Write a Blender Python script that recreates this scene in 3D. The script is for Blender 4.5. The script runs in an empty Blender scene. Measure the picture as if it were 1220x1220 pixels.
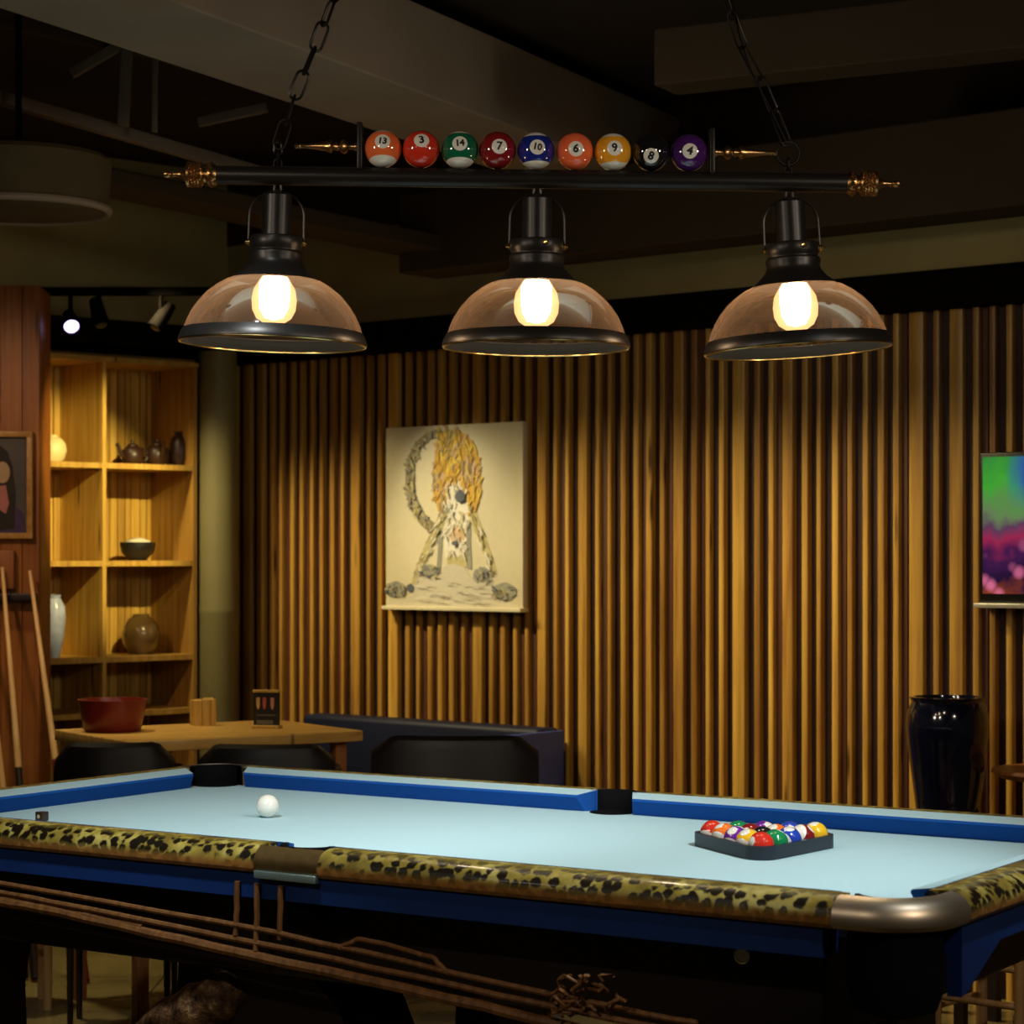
import bpy, bmesh, math, random
from mathutils import Vector, Matrix
R = random.Random(7)
PI = math.pi
SC = bpy.context.scene
COL = SC.collection
F, CX, HZ, CZ = 2700.0, 610.0, 660.0, 1.455      # focal length (px of 1220), centre column, horizon row, camera height

def at(px, py, Y):
    return Vector(((px-CX)/F*Y, Y, CZ+(HZ-py)/F*Y))

# ------------------------------------------------------------------ node materials
class NT:
    def __init__(s, name):
        s.m = bpy.data.materials.new(name); s.m.use_nodes = True
        s.t = s.m.node_tree; s.t.nodes.clear()
        s.out = s.n('ShaderNodeOutputMaterial')
    def n(s, typ, **kw):
        x = s.t.nodes.new(typ)
        for k, v in kw.items(): setattr(x, k, v)
        return x
    def l(s, a, b): s.t.links.new(a, b)
    def val(s, sock, v):
        if isinstance(v, bpy.types.NodeSocket): s.l(v, sock)
        else: sock.default_value = v
    def math(s, op, a, b=0.0, c=None):
        x = s.n('ShaderNodeMath', operation=op); s.val(x.inputs[0], a); s.val(x.inputs[1], b)
        if c is not None: s.val(x.inputs[2], c)
        return x.outputs[0]
    def mix(s, f, a, b):
        x = s.n('ShaderNodeMix', data_type='RGBA'); s.val(x.inputs[0], f)
        s.val(x.inputs[6], a); s.val(x.inputs[7], b); return x.outputs[2]
    def ramp(s, f, stops, interp='LINEAR'):
        x = s.n('ShaderNodeValToRGB'); x.color_ramp.interpolation = interp
        e = x.color_ramp.elements
        e[0].position, e[0].color = stops[0]; e[1].position, e[1].color = stops[-1]
        for p, c in stops[1:-1]:
            q = e.new(p); q.color = c
        s.val(x.inputs[0], f); return x.outputs[0]
    def coord(s, kind='Object', scale=(1, 1, 1), loc=(0, 0, 0)):
        tc = s.n('ShaderNodeTexCoord'); mp = s.n('ShaderNodeMapping')
        mp.inputs['Scale'].default_value = scale; mp.inputs['Location'].default_value = loc
        s.l(tc.outputs[kind], mp.inputs[0]); return mp.outputs[0]
    def noise(s, vec, scale, detail=3, rough=.5):
        x = s.n('ShaderNodeTexNoise'); s.l(vec, x.inputs['Vector'])
        x.inputs['Scale'].default_value = scale; x.inputs['Detail'].default_value = detail
        x.inputs['Roughness'].default_value = rough
        return x.outputs['Fac']
    def pbr(s, col, rough=.5, metal=0, spec=.5, coat=0, bump=None, bstr=.3, bdist=.002):
        b = s.n('ShaderNodeBsdfPrincipled')
        s.val(b.inputs['Base Color'], col); s.val(b.inputs['Roughness'], rough); s.val(b.inputs['Metallic'], metal)
        b.inputs['Specular IOR Level'].default_value = spec; b.inputs['Coat Weight'].default_value = coat
        b.inputs['Coat Roughness'].default_value = .05
        if bump is not None:
            k = s.n('ShaderNodeBump'); k.inputs['Strength'].default_value = bstr; k.inputs['Distance'].default_value = bdist
            s.l(bump, k.inputs['Height']); s.l(k.outputs[0], b.inputs['Normal'])
        s.l(b.outputs[0], s.out.inputs[0]); return s.m

def c4(c): return (c[0], c[1], c[2], 1.0)

def plain(name, col, rough=.5, metal=0, spec=.5, coat=0, var=.18, vscale=14):
    t = NT(name)
    f = t.noise(t.coord(), vscale, 4)
    a = c4([v*(1-var) for v in col]); b = c4([min(1, v*(1+var)) for v in col])
    return t.pbr(t.mix(f, a, b), rough, metal, spec, coat)

def wood(name, dark, mid, light, rough=.5, grain=(26, 26, 1.2), coat=0, tint=True, axis_scale=1.0, knots=True):
    """long-grain wood; an optional per-plank tone comes from the 'tone' attribute of the mesh"""
    t = NT(name)
    v = t.coord(scale=[g*axis_scale for g in grain])
    f = t.noise(v, 1.6, 5, .6)
    col = t.ramp(f, [(.28, c4(dark)), (.5, c4(mid)), (.74, c4(light))])
    if knots:
        k = t.n('ShaderNodeTexVoronoi'); t.l(t.coord(scale=(16, 16, 1.7)), k.inputs['Vector']); k.inputs['Scale'].default_value = 1.0
        kk = t.ramp(k.outputs['Distance'], [(.06, (1, 1, 1, 1)), (.16, (0, 0, 0, 1))])
        col = t.mix(kk, col, c4([x*.25 for x in dark]))
    if tint:
        a = t.n('ShaderNodeAttribute', attribute_name='tone')
        g = t.ramp(a.outputs['Fac'], [(0, (.42, .30, .22, 1)), (.5, (.85, .76, .62, 1)), (1, (1.25, 1.2, 1.0, 1))])
        mm = t.n('ShaderNodeMix', data_type='RGBA', blend_type='MULTIPLY'); mm.inputs[0].default_value = 1
        t.l(col, mm.inputs[6]); t.l(g, mm.inputs[7]); col = mm.outputs[2]
    return t.pbr(col, rough, 0, .4, coat, bump=f, bstr=.25)

def emit(name, col, strength):
    t = NT(name); e = t.n('ShaderNodeEmission'); e.inputs[0].default_value = c4(col); e.inputs[1].default_value = strength
    t.l(e.outputs[0], t.out.inputs[0]); return t.m

M = {}
M['slat'] = wood('wall slat pine', (.28, .14, .032), (.47, .28, .06), (.60, .40, .095), .38)
M['slat_back'] = plain('dark wall backing', (.028, .008, .004), .7)
M['slat_strip'] = plain('maroon strip between slats', (.085, .026, .010), .6)
M['shelf_wood'] = wood('bookcase pine', (.36, .21, .045), (.55, .37, .085), (.68, .49, .14), .5)
M['pier_wood'] = wood('reddish pier boards', (.22, .075, .018), (.38, .145, .03), (.50, .22, .05), .45)
M['table_wood'] = wood('honey table top', (.34, .18, .045), (.50, .28, .07), (.60, .36, .1), .35, (3, 22, 22), tint=False)
M['red_wood'] = wood('red brown wood', (.14, .045, .012), (.26, .09, .025), (.34, .13, .035), .4, (22, 22, 3), tint=False, knots=False)
M['cue_wood'] = wood('pale cue maple', (.45, .24, .09), (.56, .32, .13), (.64, .4, .18), .35, (40, 40, 4), tint=False, knots=False)
M['rail_stick'] = wood('brown stretcher wood', (.10, .04, .012), (.20, .085, .024), (.29, .135, .042), .55, (40, 40, 6), tint=False, knots=False)
M['mahogany'] = plain('black mahogany', (.012, .005, .004), .45)
M['black'] = plain('black lacquer', (.008, .008, .008), .45)
M['soft_black'] = plain('black leather', (.005, .0035, .003), .5, spec=.25, vscale=60)
M['pelmet'] = plain('black pelmet', (.005, .004, .003), .95, spec=.03)
M['plaster'] = plain('olive plaster', (.42, .35, .14), .9, var=.25, vscale=3)
M['ceiling'] = plain('dark ceiling paint', (.045, .033, .022), .95, spec=.1, vscale=2)
M['beam'] = plain('grey brown beam', (.30, .235, .165), .9, spec=.1, var=.2, vscale=3)
M['beam_dark'] = plain('dark brown duct', (.055, .036, .018), .8, spec=.2, vscale=3)
M['drum'] = plain('brown drum fabric', (.10, .075, .035), .9, spec=.1)
M['truss'] = plain('grey truss steel', (.13, .10, .07), .7)
M['olive_post'] = plain('olive painted column', (.17, .155, .06), .55, vscale=5)
M['lamp_black'] = plain('satin black lamp metal', (.022, .019, .017), .36, metal=.55, var=.1)
M['lining'] = plain('matt black rim lining', (.003, .003, .003), .7, spec=.2)
M['chain'] = plain('black chain steel', (.03, .026, .022), .35, metal=.9)
M['brass'] = plain('antique brass', (.52, .30, .12), .28, metal=1, var=.35, vscale=120)
M['gold'] = plain('bright brass', (.85, .6, .22), .2, metal=1)
M['nickel'] = plain('nickel', (.75, .70, .60), .4, metal=1)
M['bed'] = plain('pale blue table cloth', (.42, .60, .64), .9, spec=.12, var=.05, vscale=90)
M['cushion'] = plain('shaded blue cushion cloth', (.008, .075, .33), .9, spec=.15, var=.08, vscale=90)  # the table cloth in shade: its darkening is put into this deeper blue
M['apron'] = plain('blue apron laminate', (.005, .030, .15), .45)
M['casting'] = plain('champagne metal casting', (.78, .64, .48), .42, metal=1, var=.1, vscale=20)
M['bronze'] = plain('dark bronze casting', (.22, .14, .05), .4, metal=.8, var=.3, vscale=40)
M['plate'] = plain('pale steel plate', (.55, .75, .72), .25, metal=.8)
M['pocket'] = plain('black pocket leather', (.004, .004, .005), .9, spec=.08)
M['white_ball'] = plain('ivory cue ball', (.82, .79, .70), .12, coat=.5, var=.03)
M['rack'] = plain('dark navy rack', (.012, .016, .026), .4)
M['canvas'] = plain('cream canvas', (.68, .62, .42), .85, var=.06, vscale=30)
M['jar'] = plain('glossy blue black glaze', (.004, .005, .016), .12, coat=.8)
M['navy'] = plain('navy upholstery', (.006, .009, .03), .55, spec=.25)
M['blue_side'] = plain('slate blue side panel', (.05, .09, .40), .5)
M['screen_frame'] = plain('black screen bezel', (.006, .006, .006), .3)
M['silver'] = plain('silver trim', (.6, .58, .5), .35, metal=.6)
M['porcelain'] = plain('blue white porcelain', (.36, .42, .62), .25, var=.45, vscale=30)
M['cream_pot'] = plain('cream pottery', (.75, .66, .36), .4)
M['dark_pot'] = plain('dark clay', (.03, .012, .007), .4)
M['red_bowl'] = plain('dark red lacquer', (.16, .012, .008), .35)
M['amber_jar'] = plain('smoky amber glaze', (.16, .10, .035), .2, coat=.6, var=.4)
M['rice'] = plain('pale contents', (.5, .47, .36), .8, vscale=200, var=.4)
M['bamboo'] = wood('pale bamboo', (.45, .27, .07), (.58, .38, .1), (.66, .46, .14), .5, (40, 40, 3), tint=True, knots=False)
M['yellow_cloth'] = plain('yellow cushion panels', (.52, .44, .12), .8)

def leopard(name):
    t = NT(name)
    v = t.coord()
    vo = t.n('ShaderNodeTexVoronoi'); t.l(v, vo.inputs['Vector']); vo.inputs['Scale'].default_value = 44
    n1 = t.noise(v, 70, 4)
    d = t.math('ADD', vo.outputs['Distance'], t.math('MULTIPLY', t.math('SUBTRACT', n1, .5), .7))
    spot = t.ramp(d, [(.46, (1, 1, 1, 1)), (.60, (0, 0, 0, 1))])
    n2 = t.noise(v, 16, 4)
    base = t.ramp(n2, [(.3, (.13, .08, .015, 1)), (.5, (.33, .25, .04, 1)), (.7, (.56, .47, .14, 1))])
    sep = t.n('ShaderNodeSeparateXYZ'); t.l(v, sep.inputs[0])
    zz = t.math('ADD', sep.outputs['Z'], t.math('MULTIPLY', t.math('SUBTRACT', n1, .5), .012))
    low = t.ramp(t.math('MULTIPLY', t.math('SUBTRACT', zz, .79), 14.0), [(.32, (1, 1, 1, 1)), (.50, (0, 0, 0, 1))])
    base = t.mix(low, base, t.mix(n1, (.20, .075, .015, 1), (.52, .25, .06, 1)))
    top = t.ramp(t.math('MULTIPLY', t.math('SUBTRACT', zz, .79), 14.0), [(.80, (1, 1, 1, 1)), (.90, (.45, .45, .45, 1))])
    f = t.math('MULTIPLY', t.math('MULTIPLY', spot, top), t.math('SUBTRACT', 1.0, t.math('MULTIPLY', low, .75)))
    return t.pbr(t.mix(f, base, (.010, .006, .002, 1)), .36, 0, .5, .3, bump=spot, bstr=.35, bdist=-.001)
M['leopard'] = leopard('spotted rail veneer')

def carved(name):
    t = NT(name); v = t.coord()
    n = t.noise(v, 38, 5, .65)
    col = t.ramp(n, [(.35, (.015, .005, .002, 1)), (.55, (.12, .055, .018, 1)), (.72, (.32, .20, .08, 1))])
    return t.pbr(col, .5, 0, .4, 0, bump=n, bstr=.9, bdist=.012)
M['carved'] = carved('carved gilt wood')

def floor_mat():
    t = NT('dark olive polished floor'); v = t.coord()
    br = t.n('ShaderNodeTexBrick', offset=0.0); t.l(v, br.inputs['Vector'])
    br.inputs['Scale'].default_value = 1.0; br.inputs['Brick Width'].default_value = .6; br.inputs['Row Height'].default_value = .6
    br.inputs['Mortar Size'].default_value = .004
    br.inputs['Color1'].default_value = (.26, .20, .075, 1); br.inputs['Color2'].default_value = (.21, .165, .062, 1); br.inputs['Mortar'].default_value = (.05, .04, .02, 1)
    n = t.noise(v, 3, 4)
    mm = t.n('ShaderNodeMix', data_type='RGBA', blend_type='MULTIPLY'); mm.inputs[0].default_value = 1
    t.l(br.outputs['Color'], mm.inputs[6]); t.l(t.ramp(n, [(.3, (.6, .6, .6, 1)), (.7, (1.1, 1.1, 1.1, 1))]), mm.inputs[7])
    return t.pbr(mm.outputs[2], .22, 0, .5)
M['floor'] = floor_mat()

def shade_glass():
    t = NT('amber smoked glass'); 
    tr = t.n('ShaderNodeBsdfTransparent'); tr.inputs[0].default_value = (.80, .66, .56, 1)
    df = t.n('ShaderNodeBsdfDiffuse'); df.inputs[0].default_value = (.40, .26, .17, 1)
    tl = t.n('ShaderNodeBsdfTranslucent'); tl.inputs[0].default_value = (.42, .25, .15, 1)
    gl = t.n('ShaderNodeBsdfGlossy'); gl.inputs['Color'].default_value = (1, .92, .85, 1); gl.inputs['Roughness'].default_value = .06
    m0 = t.n('ShaderNodeMixShader'); m0.inputs[0].default_value = .5; t.l(df.outputs[0], m0.inputs[1]); t.l(tl.outputs[0], m0.inputs[2])
    lw = t.n('ShaderNodeLayerWeight'); lw.inputs[0].default_value = .35
    n = t.noise(t.coord(), 9, 4)
    fac = t.math('ADD', t.math('MULTIPLY', lw.outputs['Facing'], .30), t.math('MULTIPLY', n, .06))
    m1 = t.n('ShaderNodeMixShader'); t.l(fac, m1.inputs[0]); t.l(tr.outputs[0], m1.inputs[1]); t.l(m0.outputs[0], m1.inputs[2])
    fr = t.n('ShaderNodeFresnel'); fr.inputs[0].default_value = 1.4
    m2 = t.n('ShaderNodeMixShader'); t.l(t.math('MULTIPLY', fr.outputs[0], .7), m2.inputs[0]); t.l(m1.outputs[0], m2.inputs[1]); t.l(gl.outputs[0], m2.inputs[2])
    t.l(m2.outputs[0], t.out.inputs[0]); return t.m
M['glass'] = shade_glass()

def bulb_glass():
    t = NT('warm bulb glass')
    tr = t.n('ShaderNodeBsdfTransparent'); tr.inputs[0].default_value = (1, .93, .8, 1)
    e = t.n('ShaderNodeEmission'); e.inputs[0].default_value = (1, .64, .30, 1); e.inputs[1].default_value = 3.2
    lw = t.n('ShaderNodeLayerWeight'); lw.inputs[0].default_value = .4
    m = t.n('ShaderNodeMixShader'); t.l(t.math('MULTIPLY_ADD', lw.outputs['Facing'], -.25, .55), m.inputs[0]); t.l(tr.outputs[0], m.inputs[1]); t.l(e.outputs[0], m.inputs[2])
    t.l(m.outputs[0], t.out.inputs[0]); return t.m
M['bulb'] = bulb_glass()
M['filament'] = emit('glowing filament', (1, .88, .70), 170)
M['led'] = emit('violet white spotlight lens', (.60, .46, 1.0), 4.5)

def ball_mat(name, col, stripe=False, spot=(0, -1, 0), axis=(0, 0, 1), cap=.82, sr=24):
    t = NT(name)
    tc = t.n('ShaderNodeTexCoord'); nm = t.n('ShaderNodeVectorMath', operation='NORMALIZE'); t.l(tc.outputs['Object'], nm.inputs[0])
    def dot(v):
        x = t.n('ShaderNodeVectorMath', operation='DOT_PRODUCT'); t.l(nm.outputs[0], x.inputs[0]); x.inputs[1].default_value = v; return x.outputs['Value']
    W = (.80, .76, .66, 1)
    c = c4(col)
    if stripe:
        f = t.math('GREATER_THAN', t.math('ABSOLUTE', dot(axis)), cap); c = t.mix(f, c, W)
    if spot is not None:
        f2 = t.math('GREATER_THAN', dot(spot), math.cos(math.radians(sr))); c = t.mix(f2, c, W)
    return t.pbr(c, .06, 0, .5, .8)

# ------------------------------------------------------------------ mesh builder
class MB:
    def __init__(s): s.bm = bmesh.new(); s.tone = []; s.lay = s.bm.faces.layers.float.new('tone')
    def _tag(s, faces, mi, tone):
        for f in faces: f.material_index = mi; f[s.lay] = tone
    def mesh(s, vs, fs, M4=None, mi=0, tone=.5):
        bv = [s.bm.verts.new((M4 @ Vector(v)) if M4 else Vector(v)) for v in vs]
        out = []
        for f in fs:
            try: out.append(s.bm.faces.new([bv[i] for i in f]))
            except ValueError: pass
        s._tag(out, mi, tone); return out
    def box(s, lo, hi, M4=None, mi=0, tone=.5, bev=0):
        x0, y0, z0 = lo; x1, y1, z1 = hi
        if bev <= 0:
            vs = [(x0,y0,z0),(x1,y0,z0),(x1,y1,z0),(x0,y1,z0),(x0,y0,z1),(x1,y0,z1),(x1,y1,z1),(x0,y1,z1)]
            return s.mesh(vs, [(0,3,2,1),(4,5,6,7),(0,1,5,4),(1,2,6,5),(2,3,7,6),(3,0,4,7)], M4, mi, tone)
        b = bmesh.new(); g = bmesh.ops.create_cube(b, size=1)
        for v in b.verts: v.co = Vector(((x0+x1)/2+v.co.x*(x1-x0), (y0+y1)/2+v.co.y*(y1-y0), (z0+z1)/2+v.co.z*(z1-z0)))
        bmesh.ops.bevel(b, geom=b.edges[:], offset=bev, segments=3, profile=.5, affect='EDGES')
        b.verts.index_update()
        vs = [v.co.copy() for v in b.verts]; fs = [[v.index for v in f.verts] for f in b.faces]; b.free()
        return s.mesh(vs, fs, M4, mi, tone)
    def lathe(s, prof, seg=32, M4=None, mi=0, tone=.5, a0=0, a1=2*PI, caps=True):
        """prof: list of (r, z) from one end to the other"""
        full = abs(a1-a0-2*PI) < 1e-6
        n = seg if full else seg+1
        vs, rows = [], []
        for r, z in prof:
            if r < 1e-6: rows.append([len(vs)]*n); vs.append((0, 0, z))
            else:
                row = []
                for i in range(n):
                    a = a0+(a1-a0)*i/seg; row.append(len(vs)); vs.append((r*math.cos(a), r*math.sin(a), z))
                rows.append(row)
        fs = []
        for A, B in zip(rows, rows[1:]):
            for i in range(seg):
                j = (i+1) % n
                q = [A[i], A[j], B[j], B[i]]; u = []
                for k in q:
                    if k not in u: u.append(k)
                if len(u) > 2: fs.append(u)
        if full and caps:
            for row, rev in ((rows[0], True), (rows[-1], False)):
                if len(set(row)) > 2: fs.append(list(reversed(row)) if rev else row)
        return s.mesh(vs, fs, M4, mi, tone)
    def rod(s, p0, p1, r0, r1=None, seg=12, mi=0, tone=.5):
        p0, p1 = Vector(p0), Vector(p1); r1 = r0 if r1 is None else r1
        d = p1-p0; L = d.length
        m = Matrix.Translation(p0) @ d.to_track_quat('Z', 'Y').to_matrix().to_4x4()
        return s.lathe([(r0, 0), (r1, L)], seg, m, mi, tone)
    def tube(s, pts, r, seg=8, closed=False, mi=0, tone=.5, taper=None):
        pts = [Vector(p) for p in pts]; n = len(pts); rings = []; vs = []
        up = None
        for i, p in enumerate(pts):
            if closed: d = pts[(i+1) % n]-pts[i-1]
            else: d = pts[min(i+1, n-1)]-pts[max(i-1, 0)]
            d.normalize()
            if up is None:
                up = Vector((0, 0, 1)) if abs(d.z) < .9 else Vector((1, 0, 0))
            x = d.cross(up)
            if x.length < 1e-4: x = d.orthogonal()
            x.normalize(); up = x.cross(d).normalized()
            rr = r if taper is None else r*taper(i/(n-1))
            ring = []
            for k in range(seg):
                a = 2*PI*k/seg; ring.append(len(vs)); vs.append(p+x*rr*math.cos(a)+up*rr*math.sin(a))
            rings.append(ring)
        fs = []
        m = n if closed else n-1
        for i in range(m):
            A, B = rings[i], rings[(i+1) % n]
            for k in range(seg): fs.append((A[k], A[(k+1) % seg], B[(k+1) % seg], B[k]))
        if not closed: fs += [tuple(reversed(rings[0])), tuple(rings[-1])]
        return s.mesh(vs, fs, None, mi, tone)
    def prism(s, poly, y0, y1, M4=None, mi=0, tone=.5):
        """poly in x,z; extruded along y"""
        n = len(poly)
        vs = [(x, y0, z) for x, z in poly]+[(x, y1, z) for x, z in poly]
        fs = [tuple(range(n)), tuple(reversed(range(n, 2*n)))]+[(i, i+n, (i+1) % n+n, (i+1) % n) for i in range(n)]
        return s.mesh(vs, fs, M4, mi, tone)
    def sphere(s, c, r, seg=24, rings=14, M4=None, mi=0, tone=.5, sc=(1, 1, 1)):
        prof = [(r*math.sin(PI*i/rings), -r*math.cos(PI*i/rings)) for i in range(rings+1)]
        prof[0] = (0, -r); prof[-1] = (0, r)
        m = Matrix.Translation(Vector(c)) @ Matrix.Diagonal((sc[0], sc[1], sc[2], 1))
        return s.lathe(prof, seg, (M4 @ m) if M4 else m, mi, tone)
    def build(s, name, mats, parent=None, loc=(0, 0, 0), rz=0, smooth=True, angle=38, rot=None):
        bmesh.ops.recalc_face_normals(s.bm, faces=s.bm.faces[:])
        if smooth:
            for f in s.bm.faces: f.smooth = True
            ca = math.radians(angle)
            for e in s.bm.edges:
                if len(e.link_faces) == 2 and e.calc_face_angle(0) > ca: e.smooth = False
        me = bpy.data.meshes.new(name); s.bm.to_mesh(me); s.bm.free()
        for m in (mats if isinstance(mats, (list, tuple)) else [mats]): me.materials.append(M[m] if isinstance(m, str) else m)
        o = bpy.data.objects.new(name, me); COL.objects.link(o)
        o.location = loc; o.rotation_euler = rot if rot is not None else (0, 0, rz)
        if parent: o.parent = parent
        return o

def tag(o, label, cat, group=None):
    o['label'] = label; o['category'] = cat
    if group: o['group'] = group
    return o
def thing(name, label, cat, loc=(0, 0, 0), rz=0, group=None, rot=None):
    o = bpy.data.objects.new(name, None); COL.objects.link(o); o.empty_display_size = .05
    o.location = loc; o.rotation_euler = rot if rot is not None else (0, 0, rz)
    return tag(o, label, cat, group)
def struct(o): o['kind'] = 'structure'; return o

# ================================================================== SETTING
b = MB(); b.box((-6, -1.5, -.1), (5, 11.5, 0)); struct(b.build('floor', 'floor', smooth=False))
b = MB(); b.box((-6, -1.5, 3.12), (5, 11.5, 3.2)); struct(b.build('ceiling', 'ceiling', smooth=False))

# --- back wall: local x runs to the right along the wall, y into the wall, z up; origin at column 1220
UX, UY = -.761, .649
WRZ = math.atan2(-UY, -UX)
W0 = Vector((1.664, 7.366, 0))
def wall_s(px):
    t = (px-CX)/F; return (W0.x-t*W0.y)/(-UX+t*UY)
def wall_pt(px, py, off=0.0):
    """local wall coordinates (x, z) seen at a photo point on a plane standing `off` in front of the wall face"""
    t = (px-CX)/F; ox, oy = W0.x-off*UY, W0.y+off*UX
    s_ = (ox-t*oy)/(-UX+t*UY); Y = oy+s_*UY
    return -s_, CZ+(HZ-py)/F*Y
def wall_world(x, y, z): return Vector((W0.x-x*UX+y*UY, W0.y-x*UY-y*UX, z))
ZT = CZ+(HZ-372)/F*(W0.y+wall_s(1060)*UY)
xl = -wall_s(283); xr = 1.6
b = MB()
b.box((xl-.35, .06, 0), (xr, .2, 2.95), mi=1); b.box((xl-.35, .055, 2.80), (xr, .2, 3.12), mi=3)                              # plaster wall
b.box((xl, -.006, 0), (xr, .06, ZT+.02), mi=2)                              # dark backing
x = xl
while x < xr:
    p = .0605
    wide = R.random() < .13
    w = R.uniform(.042, .060) if wide else R.uniform(.020, .028)
    dp = R.uniform(.027, .034)
    tone = min(1, max(0, R.gauss(.62, .2)))
    # slat with rounded front edges
    r = .007
    poly = [(0, -.006), (0, -dp+r), (r*.3, -dp+r*.3), (r, -dp), (w-r, -dp), (w-r*.3, -dp+r*.3), (w, -dp+r), (w, -.006)]
    vs = [(x+a, c, z) for z in (0, ZT) for a, c in poly]; n = len(poly)
    fs = [tuple(range(n)), tuple(range(n, 2*n))]+[(i, (i+1) % n, (i+1) % n+n, i+n) for i in range(n-1)]
    b.mesh(vs, fs, None, 0, tone)
    # thinner brown strip in the gap on some bays
    if R.random() < .45 and not wide:
        g0 = x+w+.004; gw = p-w-.010
        b.box((g0, -.011, 0), (g0+gw*.7, -.006, ZT), mi=4)
    x += p+(w-.024 if wide else 0)
WALL = struct(b.build('wall_back', ['slat', 'plaster', 'slat_back', 'ceiling', 'slat_strip'], loc=W0, rz=WRZ))
# pelmet along the wall top
b = MB(); b.box((xl-.3, -.11, ZT-.01), (xr, .06, ZT+.115)); struct(b.build('trim_1', 'pelmet', loc=W0, rz=WRZ, smooth=False))

# --- corner wall with the bookcase: local x to the right (receding), y into the wall
BU = Vector((.741, .671, 0)); BN = Vector((-.671, .741, 0))
BRZ = math.atan2(.671, .741)
B0 = Vector((-1.304, 9.385, 0))                                             # front right foot of the bookcase
def book_world(x, y, z): return B0+BU*x+BN*y+Vector((0, 0, z))
def book_pt(px, py, y=0.0):
    o = B0+BN*y; t = (px-CX)/F
    s_ = (t*o.y-o.x)/(BU.x-t*BU.y); Y = o.y+s_*BU.y
    return s_, CZ+(HZ-py)/F*Y
b = MB(); b.box((-2.2, .36, 0), (.75, .5, 3.12)); struct(b.build('wall_left', 'plaster', loc=B0, rz=BRZ, smooth=False))
b = MB(); b.box((-2.0, -.06, ZT+.02), (.45, .36, ZT+.115)); struct(b.build('trim_2', 'pelmet', loc=B0, rz=BRZ, smooth=False))
# round olive column in the corner
pc = at(259, 600, 9.45)
b = MB(); b.lathe([(.082, 0), (.082, 1.2), (.084, 1.21), (.084, 1.225), (.082, 1.235), (.082, ZT+.02)], 28)
struct(b.build('column', 'olive_post', loc=(pc.x, pc.y, 0)))

# --- reddish board pier at the far left
PY = 8.35; ZP = CZ+(HZ-340)/F*PY
pp = at(0, 600, PY)
b = MB()
xx = -.55
PW = .55+48/F*PY
while xx < PW-.55-.01:
    w = min(R.uniform(.06, .1), PW-.55-xx)
    b.box((xx, R.uniform(0, .004), 0), (xx+w-.003, .2, ZP), tone=R.uniform(.25, .8)); xx += w
b.box((-.55, .01, 0), (PW-.552, .25, ZP-.005), tone=.2)
PIER = struct(b.build('wall_pier', 'pier_wood', loc=(pp.x, pp.y, 0), rz=.05, smooth=False))

# --- ceiling members
def beam(name, p0, p1, w, h, mat, up=True):
    """box running p0 -> p1 along its lower middle line"""
    p0, p1 = Vector(p0), Vector(p1); d = p1-p0; rz = math.atan2(d.y, d.x)
    bb = MB(); bb.box((0, -w/2, 0), (d.length, w/2, h), bev=.006)
    pitch = -math.atan2(d.z, math.hypot(d.x, d.y))
    return struct(bb.build(name, mat, loc=p0, rot=(0, pitch, rz), smooth=False))
ZB = 2.80
def on_z(px, py, z):
    Y = (z-CZ)*F/(HZ-py); return at(px, py, Y)
a0, a1 = on_z(0, 12, ZB), on_z(430, 152, ZB)
d = (a1-a0).normalized(); perp = Vector((d.y, -d.x, 0))
beam('ceiling_beam', a0-d*1.2+perp*.22, a0+d*3.55+perp*.22, .42, .26, 'beam')
c0, c1 = on_z(830, 104, 2.78), on_z(1240, 62, 2.78)
beam('ceiling_beam', c0-(c1-c0)*.1, c1+(c1-c0)*.3, .16, .16, 'beam_dark')
e0, e1 = wall_world(wall_pt(560, 300)[0], -.30, 2.52), wall_world(1.5, -.30, 2.52)
beam('ceiling_beam', e0, e1, .22, .30, 'beam_dark')
f0, f1 = at(-30, 196, 7.8), at(520, 306, 8.6)
beam('ceiling_beam', f0, f1, .26, .06, 'beam_dark')

# ================================================================== POOL TABLE
TYAW = -.5748
TL, TW = 2.54, 1.145
ZBED = .80
ct, st = math.cos(TYAW), math.sin(TYAW)
TC = Vector((-.080, 5.228, 0))
def tl2w(x, y, z): return Vector((TC.x+ct*x-st*y, TC.y+st*x+ct*y, z))
def tplane(px, py, yl):
    """table-local point seen at a photo point on the vertical plane local y = yl"""
    t = (px-CX)/F; o = tl2w(0, yl, 0)
    s_ = (t*o.y-o.x)/(ct-t*st); Y = o.y+s_*st
    return Vector((s_, yl, CZ+(HZ-py)/F*Y))
def tbed(px, py, z=ZBED):
    Y = (CZ-z)*F/(py-HZ); return at(px, py, Y)
TABLE = thing('pool_table', 'large pool table with pale blue cloth, spotted wooden rails and metal corners', 'pool table', TC, TYAW)
hl, hw = TL/2, TW/2
b = MB(); b.box((-hl-.05, -hw-.05, ZBED-.03), (hl+.05, hw+.05, ZBED)); b.build('playing_surface', 'bed', TABLE, smooth=False)['label'] = 'pale blue cloth playing surface'
def loft_line(b, prof, p0, p1, out, mi=0):
    """sweep profile [(d,z)] from p0 to p1, d measured along out"""
    p0, p1, out = Vector(p0), Vector(p1), Vector(out); n = len(prof)
    vs = [p+out*d_+Vector((0, 0, z)) for p in (p0, p1) for d_, z in prof]
    b.mesh(vs, [tuple(range(n)), tuple(reversed(range(n, 2*n)))]+[(i, (i+1) % n, (i+1) % n+n, i+n) for i in range(n)], None, mi)
CUSH = [(.024, ZBED+.0005), (.004, .832), (0, .837), (.003, .843), (.056, .853), (.056, ZBED+.0005)]
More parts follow.
